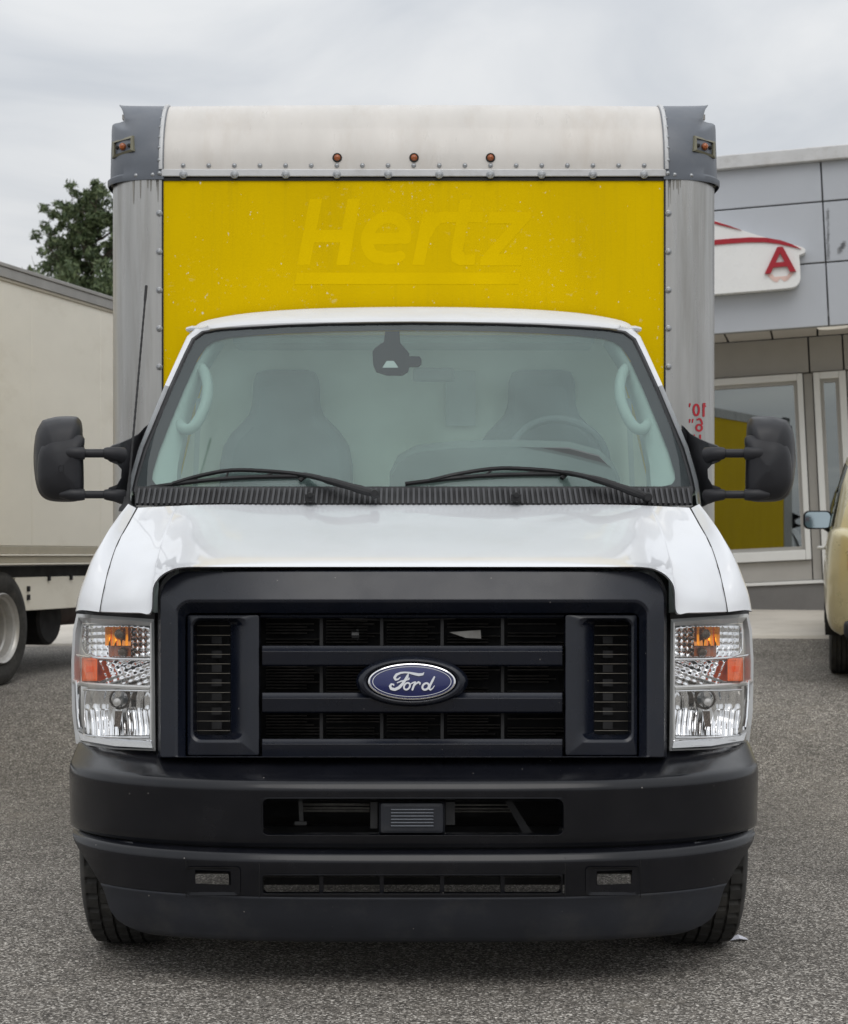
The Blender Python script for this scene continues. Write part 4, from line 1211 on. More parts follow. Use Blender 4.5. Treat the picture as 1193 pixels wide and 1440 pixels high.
# ---- headlights
def y_l(x, z): return y_lamp(x, z)
for s in (-1, 1):
    q = (lambda v: v) if s < 0 else (lambda v: 1160.5 - v)
    Q = lambda pts: [(q(a), b_) for a, b_ in pts]
    hb = MB()
    # tray: outer frame stepping down to the recess floor
    outer = [(108, 863), (217, 870.5), (219, 1056), (160, 1053.5), (107, 1045.5), (101.5, 1000), (100.5, 930), (103, 885)]
    o2 = [(110.5, 868), (214, 875), (215.5, 1050), (160, 1047.5), (110, 1040), (105.5, 998), (104.5, 930), (106.5, 888)]
    o3 = [(116, 876), (212, 880), (212, 1037), (160, 1037), (117, 1032), (114, 1000), (113.5, 930), (114, 890)]
    ring(hb, [Q(outer), Q(o2), Q(o3)], [.02, .006, .035], y_l, step=14)
    hl = hb.build('headlight', M['lamp_tray'], truck, smooth=40)
    # floor (silver), three reflectors with facets
    fl_ = MB()
    def field(mb, l, t, r, b, fn, nx, nz, base=.05):
        rows = []
        for j in range(nz + 1):
            row = []
            for i in range(nx + 1):
                u, v = i / nx, j / nz
                row.append(on(q(l + (r - l) * u), t + (b - t) * v, y_l, base + fn(u, v)))
            rows.append(row)
        mb.grid(rows)
    field(fl_, 114, 877, 213, 1038, lambda u, v: .012, 14, 16, .07)
    fl_.build('lamp_floor', M['lamp_silver'], hl)
    r1 = MB()
    def dish(u, v, dep): return dep * (1 - (2 * u - 1) ** 2) * (1 - .6 * (2 * v - 1) ** 2)
    field(r1, 119, 880, 211, 924, lambda u, v: dish(u, v, .03) - .0065 * abs(math.sin(u * math.pi * 11)) ** .7 * abs(math.sin(v * math.pi * 5)) ** .7, 88, 40, .045)
    r1.build('turn_reflector', M['reflector'], hl, smooth=50)
    r2 = MB()
    field(r2, 138, 929, 211, 964, lambda u, v: .035 * math.sin(u * 3.1) * (.6 + .4 * math.cos(v * 5)) - .006 * math.sin(u * 31 + v * 9) * math.sin(v * 17 - u * 12), 70, 34, .045)
    r2.build('side_reflector', M['reflector'], hl, smooth=50)
    r3 = MB()
    field(r3, 119, 972, 211, 1034, lambda u, v: dish(u, v, .045) - (.0036 if v > .42 else .0048) * math.sin(u * (78 if v > .42 else 48) + 1.2 * math.sin(v * 5)) - .0016 * math.sin(v * 15 + u * 6), 170, 40, .04)
    r3.build('main_reflector', M['reflector'], hl, smooth=50)
    # amber pieces and bulbs
    ab = MB()
    field(ab, 148, 881.5, 184, 908, lambda u, v: .026 - .012 * (2 * u - 1) ** 2 - .010 * (2 * v - 1) ** 2 - .006 * abs(math.sin(u * 14)), 60, 16, .012)
    ab.build('turn_amber_bowl', M['amber_chrome'], hl, smooth=50)
    ab = MB()
    field(ab, 153, 908, 184, 923, lambda u, v: .03 - .003 * abs(math.sin(u * 12)), 24, 8, .012)
    ab.build('turn_amber_lower', M['amber_dark'], hl, smooth=50)
    ab = MB()
    ring(ab, [Q(rrect(115, 924.5, 138, 958.5, 1.5)), Q(rrect(116, 925.5, 137, 957.5, 1.5)), Q(rrect(118, 928, 135, 955, 1.5))], [.05, .006, .004], y_l, step=10, caplast=True)
    for k in range(5):
        ab.tube([on(q(122 + k * 1.8), 937, y_l, .003), on(q(122 + k * 1.8), 945, y_l, .003)], .0016, 4)
    ab.build('side_marker', M['amber'], hl, smooth=30)
    for (bx_, by_, br_, nm, mm) in ((168.5, 892, .017, 'turn_bulb', M['bulb']), (172.5, 917, .015, 'turn_bulb', M['bulb']), (165.5, 987, .0165, 'headlight_bulb', M['lamp_silver'])):
        c = on(q(bx_), by_, y_l, .02)
        MB().lathe([(-.012, 0), (-.010, br_ * .7), (0, br_), (.02, br_ * .95), (.05, br_ * .8)], 18, 'Y', c).build(nm, mm, hl)
    c = on(q(168), 983, y_l, .03)
    MB().lathe([(.006, 0.026), (-.004, .030), (.004, .034), (.03, .034)], 20, 'Y', c).build('bulb_shield', M['bulb'], hl)
    MB().hexa([on(q(162), 1000, y_l, .03), on(q(172), 1000, y_l, .03), on(q(169), 1022, y_l, .03), on(q(161), 1022, y_l, .03)],
              [on(q(162), 1000, y_l, .06), on(q(172), 1000, y_l, .06), on(q(169), 1022, y_l, .06), on(q(161), 1022, y_l, .06)]).build('bulb_shade', M['bulb'], hl)
    # dividing bars, bright edges
    def lbar(name, pts, r_, m_=M['chrome']):
        MB().tube([on(q(a), b_, y_l, .006) for a, b_ in pts], r_, 8).build(name, m_, hl)
    lbar('divider', [(108, 921), (120, 923), (140, 925.5), (170, 927), (213, 927.5)], .0045)
    lbar('divider', [(103, 957), (112, 961), (138, 964), (170, 966), (213, 968)], .0085, M['lamp_silver'])
    lbar('divider', [(118, 970), (140, 971), (170, 971), (211, 972)], .003)
    lbar('bright_edge', [(118, 882), (117, 900), (117.5, 913), (121, 920), (130, 923.5)], .004)
    lbar('bright_edge', [(109, 958), (110, 985), (111.5, 1010), (114, 1024)], .0075)
    lbar('bright_edge', [(213, 876), (213, 930), (213, 1040)], .004, M['lamp_silver'])
    lbar('bright_edge', [(122, 1034), (150, 1036.5), (180, 1037), (211, 1037)], .004)
    ft = MB()
    ring(ft, [Q([(108, 1026), (122, 1033), (160, 1038), (214, 1041), (216, 1054), (160, 1051.5), (112, 1043.5)]), Q([(110, 1029), (122, 1036), (160, 1041), (213, 1044), (214.5, 1052), (160, 1049), (114, 1041)])], [.01, -.004], y_l, step=14, caplast=True)
    ft.build('chrome_foot', M['chrome'], hl, smooth=30)
    # clear cover
    ln = MB()
    rows = []
    for j in range(13):
        v = j / 12
        row = []
        for i in range(15):
            u = i / 14
            a = crom([(108, 864), (103, 890), (100.8, 930), (101.5, 1000), (107, 1044)], v * 4); b_ = crom([(217, 871), (217.3, 900), (217.6, 930), (218.2, 1000), (218.5, 1055)], v * 4)
            p = a * (1 - u) + b_ * u
            row.append(on(q(p[0]), p[1], y_l, -.008 - .006 * math.sin(math.pi * u) * math.sin(math.pi * v)))
        rows.append(row)
    ln.grid(rows).build('lamp_cover', M['lens'], hl, smooth=60)
    # dark strip above the lamp
    ds = MB()
    ring(ds, [Q([(107, 857), (218, 861), (218, 871), (107, 865)]), Q([(107, 858), (218, 862), (218, 870), (107, 864)])], [.07, .03], y_l, step=12, caplast=True)
    ds.build('lamp_gap_strip', M['seal_black'], truck)
    # inner post between grille and lamp
    ip = MB(); a = [on(q(217), 862, y_l, .07), on(q(224), 862, y_l, .07), on(q(224), 1064, y_l, .07), on(q(217), 1064, y_l, .07)]
    ip.hexa(a, [p + Vector((0, .05, 0)) for p in a]).build('lamp_side_post', M['deep_black'], truck)

# ---- mirrors
for s in (-1, 1):
    q = (lambda v: v) if s < 0 else (lambda v: 1166.5 - v)
    Q = lambda pts: [(q(a), b_) for a, b_ in pts]
    mo = [(60, 591), (80, 586), (104, 585.5), (112, 589), (116, 599), (117, 625), (118, 660), (118, 690), (114, 701), (104, 705.5), (75, 705), (60, 699), (52, 685), (48, 660), (47.5, 635), (51, 608)]
    mo = [tuple(crom(mo + [mo[0]], t)) for t in np.linspace(0, len(mo), 65)[:-1]]
    cx_, cy_ = 84, 646
    sc_ = lambda k: [(cx_ + (a - cx_) * k, cy_ + (b_ - cy_) * k) for a, b_ in mo]
    mb = MB()
    rows = []
    for k, y_ in ((.90, 1.40), (.985, 1.385), (1.0, 1.34), (.985, 1.27), (.93, 1.225), (.82, 1.195), (.6, 1.172), (.3, 1.16), (.05, 1.156)):
        rows.append([P(q(a), b_, y_) for a, b_ in sc_(k)])
    mb.grid(rows, closed_u=True); mb.fan(rows[0]); mb.fan(rows[-1])
    mr_ = mb.build('side_mirror', M['mirror_black'], truck, smooth=60)
    # raised shield with shoulders for the arms
    so = [(54, 640), (58, 627), (68, 617), (84, 613.5), (117, 613), (117.5, 640), (118, 690), (113, 700), (104, 704), (76, 703), (62, 696), (54, 680), (52.5, 660)]
    so = [tuple(crom(so + [so[0]], t)) for t in np.linspace(0, len(so), 53)[:-1]]
    sh = MB()
    rows = []
    for k, y_ in ((1.0, 1.26), (.995, 1.195), (.965, 1.182), (.8, 1.160), (.5, 1.147), (.1, 1.142)):
        rows.append([P(q(86 + (a - 86) * k), 659 + (b_ - 659) * k, y_) for a, b_ in so])
    sh.grid(rows, closed_u=True); sh.fan(rows[-1])
    sh.build('mirror_shield', M['mirror_black'], mr_, smooth=50)
    MB().fan([P(q(a), b_, 1.402) for a, b_ in sc_(.9)]).build('mirror_glass', M['mirror_glass'], mr_)
    for py, w0 in ((637.5, 1), (695.5, .9)):
        ar = MB()
        ar.tube([P(q(85), py, 1.17), P(q(100), py, 1.165), P(q(112), py, 1.17), P(q(119), py, 1.175)], [.012, .026 * w0, .025 * w0, .022 * w0], 14)
        ar.tube([P(q(116), py, 1.175), P(q(150), py, 1.19)], .0155 * w0, 14)
        ar.tube([P(q(147), py, 1.19), P(q(150), py, 1.19), P(q(163), py + 1, 1.20), P(q(172), py + 3, 1.22)], [.019 * w0, .022 * w0, .026 * w0, .03 * w0], 14)
        ar.build('mirror_arm', M['mirror_black'], mr_, smooth=50)
    # C-shaped base on the door
    bo = [(150, 632), (158, 626), (170, 622), (184, 616), (196, 609), (204, 600), (208, 597), (208, 640), (200, 690), (190, 716), (176, 712), (160, 703), (150, 699), (150, 692), (164, 687), (171, 675), (172, 660), (165, 652), (152, 647)]
    bs = MB()
    r_ = [[P(q(168 + (a - 168) * k), 660 + (b_ - 660) * k, y_ + max(0, a - 165) * .0062) for a, b_ in bo] for k, y_ in ((.96, 1.30), (1.0, 1.285), (1.0, 1.225), (.97, 1.205), (.80, 1.195))]
    bs.grid(r_, closed_u=True)
    for r in (r_[0], r_[-1]):
        b0_ = len(bs.v)
        vo, tris = tri_region([[(p.x, p.z) for p in r]])
        ymap = {(round(p.x, 4), round(p.z, 4)): p.y for p in r}
        bs.v += [(a, ymap.get((round(a, 4), round(b_, 4)), r[0].y), b_) for a, b_ in vo]; bs.f += [(b0_ + t[0], b0_ + t[1], b0_ + t[2]) for t in tris]
    bs.build('mirror_bracket', M['mirror_black'], mr_, smooth=40, weld=True)

# ---- cargo box
YB, YE = 2.15, 7.00
XA, XB2 = 1.016, 1.252
z_p1 = Z(250, YB); z_f = Z(238.5, YB)
z_roof = Z(152, YB + .27)
zb0 = .95
def post_y(ax):
    t = max(0.0, min(1.0, (ax - XA - .03) / (XB2 - XA - .03)))
    return YB + .24 * (1 - math.sqrt(max(0, 1 - t ** 2.3)))
fp = MB(); fp.box((0, YB + .012, (zb0 + z_p1) / 2), (2 * XA + .03, .02, z_p1 - zb0))
front = fp.build('front_panel', M['yellow_panel'], truck)
random.seed(21)
for s in (-1, 1):
    dr_ = MB()
    for k in range(7):
        ax = XA + .012 + random.random() ** 1.5 * .11
        L_ = random.uniform(.03, .12); w_ = random.uniform(.0012, .0055)
        z1_ = z_p1 - .006
        rws = [[(s * (ax + dx), post_y(ax + dx) - .0032, z1_ - L_ * t) for dx in (-w_ * (1 - t * .7), w_ * (1 - t * .7))] for t in (0, .4, .8, 1)]
        dr_.grid(rws)
    dr_.build('dirt_run', M['dirt'], truck)['kind'] = 'stuff'
# dark caulk lines round the yellow panel
ck = MB()
for s in (-1, 1): ck.box((s * (XA + .001), YB - .0005, (zb0 + z_p1) / 2), (.007, .006, z_p1 - zb0))
ck.box((0, YB - .0005, z_p1 - .006), (2 * XA, .006, .012))
ck.build('sealant_line', M['dark_gap'], truck)
for s in (-1, 1):
    xs_ = [XA + .004, XA + .01, XA + .03] + [XA + .03 + (XB2 - XA - .03) * math.sin(rad(a)) for a in range(6, 91, 6)]
    rows = [[(s * a, post_y(a) - .002, z) for a in xs_] + [(s * XB2, YB + .76, z)] for z in (zb0, 1.5, 2.1, 2.4, z_p1 - .004)]
    MB().grid(rows).build('corner_post', M['aluminium'], truck, smooth=50)
    sp_ = MB().box((s * (XB2 - .013), (YB + .765 + YE) / 2, (zb0 + z_roof - .06) / 2), (.02, YE - YB - .765, z_roof - .06 - zb0))
    sp_.build('side_panel', M['yellow_panel'], truck)
    MB().box((s * (XB2 - .008), (YB + .8 + YE) / 2, z_roof - .09), (.03, YE - YB - .8, .12)).build('top_rail', M['aluminium'], truck)
    MB().box((s * (XB2 - .008), (YB + .8 + YE) / 2, zb0 + .04), (.03, YE - YB - .8, .12)).build('bottom_rail', M['aluminium'], truck)
MB().box((0, (YB + .3 + YE) / 2, z_roof - .03), (2 * XB2 - .05, YE - YB - .3, .02)).build('box_roof', M['cap_white'], truck)
MB().box((0, YE - .02, (zb0 + z_roof) / 2), (2 * XB2 - .05, .03, z_roof - zb0 - .1)).build('rear_door', M['cap_white'], truck)
MB().box((0, (YB + YE) / 2, zb0 + .02), (2 * XB2 - .06, YE - YB - .1, .05)).build('box_floor', M['matte_black'], truck)
# rounded roof nose
def nose(z):
    t = max(0, min(1, (z - z_f) / (z_roof - z_f)))
    return YB + .27 * (1 - math.sqrt(max(0, 1 - t ** 2)))
zz = [z_f + (z_roof - z_f) * math.sin(rad(a)) for a in range(0, 91, 5)]
xs_ = np.linspace(-(XA + .0), XA + .0, 33)
rows = [[(x, nose(z) - .004, z + .006 * (1 - (x / XA) ** 2) * (z - z_f) / (z_roof - z_f)) for x in xs_] for z in zz] + [[(x, YB + .6, z_roof + .006 * (1 - (x / XA) ** 2)) for x in xs_]]
MB().grid(rows).build('roof_nose', M['cap_white'], truck, smooth=60)
MB().box((0, YB - .006, (z_p1 + z_f) / 2 + .002), (2 * XA + .01, .012, z_f - z_p1 - .004)).build('flange_rail', M['rail_white'], truck, bevel=.003)
# end beads of the nose
for s in (-1, 1):
    MB().tube([(s * (XA + .008), nose(z) - .008, z) for z in zz], .009, 8).build('nose_end_bead', M['rail_white'], truck)
# grey corner castings
def cap_row(py, xb, ext=.24):
    z = Z(py, YB + .05); yf = nose(z) if z > z_f else YB
    return z, yf, xb, ext
caps = [(253, 1.268, .24), (251, 1.272, .24), (246, 1.272, .24), (244, 1.260, .24), (225, 1.258, .23), (200, 1.258, .22), (186, 1.259, .20), (180, 1.258, .19), (178, 1.246, .18), (177, 1.214, .17), (172, 1.210, .16), (166, 1.212, .14),
        (160, 1.224, .12), (156, 1.236, .11), (153, 1.242, .10), (151.5, 1.240, .10)]
def cap_z(py): return Z(250, YB) + (z_roof + .012 - Z(250, YB)) * (253 - py) / (253 - 151.5) - .008
def cap_pt(s, py, a):
    z = cap_z(py)
    up = max(0.0, (z - z_f) / (z_roof - z_f))
    t = 1 - math.cos(a) ** .85
    k = sstep((math.degrees(a) - 28) / 50)
    tab = list(reversed(caps))
    pe = py - 16 * (1 - k) if py < 205 else py
    xb = np.interp(pe, [c[0] for c in tab], [c[1] for c in tab]); ext = np.interp(py, [c[0] for c in tab], [c[2] for c in tab])
    if py < 230: xb = 1.258 - (1.258 - xb) * k
    x = XA - .004 + (xb - XA + .004) * math.sin(a) ** .9
    sink = .03 * k * max(0, 1 - abs(pe - 171) / 7) if py < 205 else 0       # scoop above the lamp pod
    return Vector((s * x, nose(z) - .010 + ext * t + sink, z + .030 * up * up * t))
for s in (-1, 1):
    rows = []
    for py in [253, 251, 246, 244, 235, 225, 215, 205] + [203 - 1.5 * k for k in range(35)]:
        row = [cap_pt(s, py, rad(90 * k / 30)) for k in range(31)]
        row.append(Vector((row[-1].x - s * .01, YB + .75, row[-1].z)))
        rows.append(row)
    rows.append([Vector((p.x, YB + .75, p.z)) for p in rows[-1]])
    cap = MB().grid(rows).build('corner_cap', M['cap_grey'], truck, smooth=32)
    # scooped fairing above the lamp
    fr_ = MB()
    q = (lambda v: v) if s < 0 else (lambda v: 2 * CX - v)
    # lamp pocket facing forward and out
    def capsurf(px, py, off):
        # intersect the casting's quarter-round at that height
        best = None
        for i in range(200):
            v = cap_pt(s, py, rad(90 * i / 199))
            e = abs(CX + v.x * F / (v.y + D) - px)
            if best is None or e < best[0]: best = (e, v + Vector((s * off, -off * 1.5, 0)))
        return best[1]
    pk = MB()
    oo = [(160, 203), (189, 200), (190, 219), (160, 223)]
    r_ = [[capsurf(q(a), b_, of) for a, b_ in oo] for of in (.0, .006)]
    oi = [(163, 205), (186, 203), (186, 217), (163, 220)]
    r_ += [[capsurf(q(a), b_, .006) for a, b_ in oi], [capsurf(q(a), b_, -.004) for a, b_ in oi]]
    pk.grid(r_, closed_u=True); pk.fan(r_[-1])
    pk.build('marker_pocket', mat('pocket_olive', (0.16, 0.15, 0.10), .5, var=.2), cap, smooth=25)
    c = capsurf(q(175), 212, .006)
    MB().lathe([(-.012, 0), (-.009, .010), (0, .0145), (.02, .015)], 14, 'Y', c).build('marker_lens', M['amber_dark'], cap)
    for px in (166.5, 183):
        c = capsurf(q(px), 211.5, .004)
        MB().lathe([(-.008, 0), (-.006, .006), (0, .008), (.01, .008)], 10, 'Y', c).build('marker_screw', M['dark_gap'], cap)
# rivets, bolts
rv = MB().lathe([(-.006, 0), (-.0055, .004), (-.003, .008), (0, .0095)], 10, 'Y').build('rivet', M['zinc'], truck)
bt = MB().lathe([(-.010, 0), (-.009, .008), (-.005, .012), (-.004, .012), (-.003, .016), (0, .017)], 12, 'Y').build('bolt', M['zinc'], truck)
rv.location = P(258, 233, YB); rv.location.y = nose(rv.location.z) - .006
for k in range(1, 19):
    p = P(258 + k * 36, 233, YB); p.y = nose(p.z) - .006
    copy_to(rv, p)
bt.location = P(258, 245.5, YB - .012); bt.location.y = YB - .012
for k in range(1, 10):
    copy_to(bt, P(258 + k * 72, 245.5, YB - .012))
for s in (-1, 1):
    for k in range(10):
        p = P(224.5 if s < 0 else 940, 300 + 54 * k, YB); p.y = post_y(abs(p.x)) - .003
        c = copy_to(bt, p); c.name = 'rivet'; c.scale = (.8, .9, .8)
    for py in (165, 178, 190, 203, 216, 231, 246):
        z = cap_z(py)
        copy_to(rv, (s * (XA + .012), nose(z) - .011, z))
    for dx in (14, 38):
        z = Z(246, YB)
        copy_to(rv, (s * (XA + dx * .00288), YB - .01 + (.004 if dx < 20 else .02), z))
# amber clearance lamps
for px in (474.5, 582.5, 690):
    p = P(px, 222, YB); p.y = nose(p.z) - .004
    lp = MB().lathe([(-.006, .013), (-.008, .017), (-.003, .0195), (.006, .02)], 18, 'Y', p).build('clearance_lamp', M['dark_gap'], truck)
    MB().lathe([(-.016, 0), (-.013, .008), (-.006, .0135), (0, .0135)], 16, 'Y', p).build('clearance_lens', M['amber_dark'], lp)
# ghost of the old lettering on the yellow panel
S8 = .3185
zt = lambda pts: [(400 + a * S8, 250 + b_ * S8) for a, b_ in pts]
zs_ = lambda ln: [(400 + a * S8, 250 + b_ * S8, w * S8) for a, b_, w in ln]
LET = []
LET.append([zt([(57, 385), (112, 93), (168, 93), (142, 230), (254, 230), (280, 93), (335, 93), (285, 385), (230, 385), (247, 285), (132, 285), (112, 385)])])
LET.append(strokes([zs_(arc(450, 266, 84, 92, 0, -250, 54, 28, tilt=.14)), zs_([(380, 270, 50), (524, 266, 50)]), zs_([(415, 348, 54), (450, 358, 54), (490, 355, 50), (512, 345, 46)])], 14))
LET.append([zt([(565, 385), (612, 150), (665, 150), (618, 385)])] + strokes([zs_([(632, 250, 40), (650, 205, 50), (680, 178, 52), (715, 172, 50)])], 12))
LET.append([zt([(735, 330), (775, 95), (830, 95), (788, 325), (800, 340), (845, 335), (840, 385), (775, 387), (740, 370)]), zt([(722, 150), (882, 150), (874, 198), (714, 198)])])
LET.append([zt([(905, 150), (1092, 150), (1085, 185), (948, 337), (1052, 337), (1046, 388), (862, 388), (868, 352), (1003, 203), (897, 203)])])
LET.append([zt([(55, 418), (1045, 418), (1036, 470), (45, 470)])])
for i, l_ in enumerate(LET):
    mb = MB()
    plate(mb, l_, [], lambda a, b_, i=i: P(a, b_, YB + .0018 - .0001 * i), None)
    mb.build('ghost_letter' if i < 5 else 'ghost_underline', M['yellow_ghost'], front, smooth=0)
# mirrored red clearance figures on the right-hand post
def on_post(px, py):
    Y = YB
    for _ in range(30): Y = .5 * Y + .5 * post_y(abs(X(px, Y)))
    return P(px, py, Y - .004)
fig = [strokes([[(991.5, 568, 3), (989.8, 568, 3), (989.8, 585, 3.2)], [(992.5, 571.5, 2.2), (990, 568.5, 2.2)]], 6),
       strokes([arc(979.5, 576.5, 3.8, 7.6, 0, 360, 3, 18)], 6),
       strokes([[(970.5, 568, 2.6), (970, 572, 1.6)]], 6),
       strokes([arc(983.5, 601.5, 4, 4.4, 0, 360, 2.8, 16), arc(983.5, 598, 4.2, 9, -10, -90, 2.8, 10), [(983.5, 589.2, 2.6), (981, 590.2, 2.6)]], 6),
       strokes([[(974.5, 590, 2.4), (974, 594, 1.6)], [(970.5, 590, 2.4), (970, 594, 1.6)]], 6),
       strokes([[(976.5, 612, 2.6), (976.5, 629, 2.6)], [(985, 612, 2.6), (985, 629, 2.6)], [(976.5, 620, 2.6), (985, 620, 2.6)]], 6)]
for f_ in fig:
    plate(MB(), f_, [], on_post, None).build('painted_figure', M['red_vinyl'], truck, smooth=0)

# ---- wheels
def tyre_mesh(R, w, n=160, rings=5, tread=True):
    """about the X axis, centred"""
    prof = []
    rr_ = R * .60
    half_ = [(-w * .40, rr_), (-w * .46, R * .70), (-w * .50, R * .80), (-w * .495, R * .88), (-w * .46, R * .945), (-w * .43, R * .972), (-w * .41, R * .982)]
    prof += [(a, r, 0) for a, r in half_]
    gw = .009
    n_ribs = rings
    tw = w * .80
    rib = tw / n_ribs
    for k in range(n_ribs):
        a0 = -tw / 2 + k * rib
        cr2 = lambda a: R * (1 - .018 * (2 * a / tw) ** 2)
        prof.append((a0 + gw / 2, cr2(a0 + gw / 2), 2 + k))
        prof.append((a0 + rib / 2, cr2(a0 + rib / 2), 2 + k))
        prof.append((a0 + rib - gw / 2, cr2(a0 + rib - gw / 2), 2 + k))
        if k < n_ribs - 1:
            prof.append((a0 + rib - gw * .3, R - .011, 1)); prof.append((a0 + rib + gw * .3, R - .011, 1))
    prof += [(-a, r, 0) for a, r in reversed(half_)]
    rows = []
    for a, r, kind in prof:
        row = []
        for k in range(n):
            t = 2 * math.pi * k / n
            q_ = r
            if tread and kind >= 2:
                ph = (k + (kind - 2) * 2) % 5
                if ph == 0: q_ = r - (.010 if kind in (2, n_ribs + 1) else .008)
            row.append((a, q_ * math.cos(t), q_ * math.sin(t)))
        rows.append(row)
    return MB().grid(rows, closed_u=True)
def rim_mesh(R, w, dish=.06, n=40):
    return MB().lathe([(-w * .42, R * .615), (-w * .46, R * .60), (-w * .44, R * .565), (-w * .30, R * .53), (-w * .10, R * .50), (-w * .02 + dish * 0, R * .44), (.0, R * .30), (-.01, R * .22), (-.03, R * .16), (-.03, 0)], n, 'X')
def wheel(name, c, R, w, parent, m_rim, side, tread=True, n=160):
    t = tyre_mesh(R, w, n, tread=tread).build(name, M['rubber'], parent, smooth=14)
    t.location = c
    r_ = rim_mesh(R, w).build('rim', m_rim, t, smooth=40)
    if side > 0: r_.rotation_euler = (0, 0, math.pi)
    return t
RT = .378
for s in (-1, 1):
    wheel('wheel', (s * .938, .79, RT), RT, .245, truck, M['rim_grey'], s, n=200)
    for dx in (.98, .72):
        wheel('wheel', (s * dx, 5.5, RT + ground_z(0, 5.5)), RT, .215, truck, M['rim_grey'], s, n=60)
ch = MB()
for s in (-1, 1): ch.box((s * .42, 3.9, .74), (.09, 6.2, .2))
ch.box((0, .79, .40), (1.5, .1, .12)); ch.box((0, 5.5, .45), (1.4, .14, .14))
ch.build('chassis', M['matte_black'], truck)
eng = MB().box((0, 1.3, .8), (.75, 1.2, .5))
eng.build('engine', M['deep_black'], truck, bevel=.03)
for s in (-1, 1):
    lin = MB()
    pts = [(.80 + .43 * math.cos(rad(t)), .40 + .43 * math.sin(rad(t))) for t in range(-10, 191, 10)]
    lin.grid([[(s * x, a, b_) for a, b_ in pts] for x in (.72, .93)])
    lin.build('wheel_arch_liner', M['deep_black'], truck)

# ================================================================== TRUCK ON THE LEFT
LD = math.atan2(.26, .966)
L0 = Vector((X(8, 8.2), 8.2, 0)); L0.z = ground_z(L0.x, 8.2)
left = thing('box_truck', 'cream box truck parked at left, only its side and rear wheel showing', 'truck', L0, rot=(0, 0, -LD))
lu = Vector((math.sin(LD), math.cos(LD), 0)); ln_ = Vector((-math.cos(LD), math.sin(LD), 0))     # along the side, and inwards
def lp(px, py, inn=0.0):
    """pixel -> local (x to the right, y along, z) on the side plane, moved in by inn"""
    d = Vector(((px - CX) / F, 1, -(py - CY) / F)); o = Vector((0, -D, HC))
    p0 = L0 + ln_ * inn
    t = (p0 - o).dot(ln_) / d.dot(ln_)
    q_ = o + d * t - L0
    return Vector((-inn, q_.dot(lu), q_.z))
zt_ = lp(0, 369).z; zr_ = lp(0, 389).z; zlo = lp(0, 767).z; zl2 = lp(0, 781).z; zl3 = lp(0, 794).z
Y0, Y1 = -3.2, 3.6
YY = (Y0 + Y1) / 2; LL = Y1 - Y0
def lbox(name, x0, x1, y0, y1, z0, z1, m, bev=.004):
    return MB().box(((x0 + x1) / 2, (y0 + y1) / 2, (z0 + z1) / 2), (x1 - x0, y1 - y0, z1 - z0)).build(name, m, left, bevel=bev)
ys_ = [Y0, -2.0, -.8, .42, 1.64, 2.7, Y1]
for a, b_ in zip(ys_[:-1], ys_[1:]):
    lbox('side_panel', -.03, 0 + .0, a + .0015, b_ - .0015, zlo, zr_ - .004, M['cream_panel'], .002)
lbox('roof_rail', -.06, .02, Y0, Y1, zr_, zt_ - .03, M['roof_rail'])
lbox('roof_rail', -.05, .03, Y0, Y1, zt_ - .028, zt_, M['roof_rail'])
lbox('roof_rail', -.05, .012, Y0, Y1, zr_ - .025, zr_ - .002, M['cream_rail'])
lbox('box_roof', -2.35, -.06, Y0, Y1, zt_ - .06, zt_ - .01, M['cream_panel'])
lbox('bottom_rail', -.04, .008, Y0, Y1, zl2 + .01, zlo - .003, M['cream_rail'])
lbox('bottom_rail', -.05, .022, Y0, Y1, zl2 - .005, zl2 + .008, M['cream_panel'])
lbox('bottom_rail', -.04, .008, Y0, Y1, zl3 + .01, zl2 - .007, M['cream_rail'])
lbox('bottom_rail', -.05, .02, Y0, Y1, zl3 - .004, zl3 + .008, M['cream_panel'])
lbox('box_floor', -2.35, -.06, Y0, Y1, zl3 - .01, zl3 + .10, M['matte_black'])
lbox('end_wall', -2.35, -.04, Y0, Y0 + .05, zl3 + .11, zt_ - .07, M['cream_panel'])
lbox('end_wall', -2.35, -.04, Y1 - .05, Y1, zl3 + .11, zt_ - .07, M['cream_panel'])
lbox('side_panel', -2.36, -2.33, Y0, Y1, zl3, zt_ - .05, M['cream_panel'])
lbox('cross_rail', -.16, -.06, Y0, Y1, zl3 - .10, zl3 - .012, M['deep_black'])
lbox('frame_rail', -.86, -.76, Y0 - .5, Y1 + 1, .62, .80, M['matte_black'])
lbox('frame_rail', -1.58, -1.48, Y0 - .5, Y1 + 1, .62, .80, M['matte_black'])
a, b_ = lp(28, 812, .05), lp(128, 853, .05)
sk = MB().box((-.05, (a.y + b_.y) / 2 + .35, (a.z + b_.z) / 2), (.03, b_.y - a.y + .9, a.z - b_.z)).build('side_skirt', M['cream_panel'], left, bevel=.004)
hl_ = MB()
for px, py in ((40, 828), (40, 840), (69, 813), (100, 812)):
    c = lp(px, py, .03); hl_.box((c.x, c.y, c.z), (.02, .03, .04))
hl_.build('skirt_fixing', M['deep_black'], sk)
MB().lathe([(-.6, 0), (-.6, .12), (-.58, .14), (.58, .14), (.6, .12), (.6, 0)], 24, 'Y', (-.42, lp(60, 858, .3).y + .6, lp(60, 858, .3).z)).build('fuel_tank', M['rust_tank'], left, smooth=40)
c = lp(63, 880, .2)
MB().lathe([(-.75, 0), (-.75, .19), (-.73, .21), (-.17, .21), (-.15, .19), (-.15, 0)], 24, 'X', (0, c.y, c.z + .06)).build('air_tank', M['deep_black'], left, smooth=40)
RL = .415
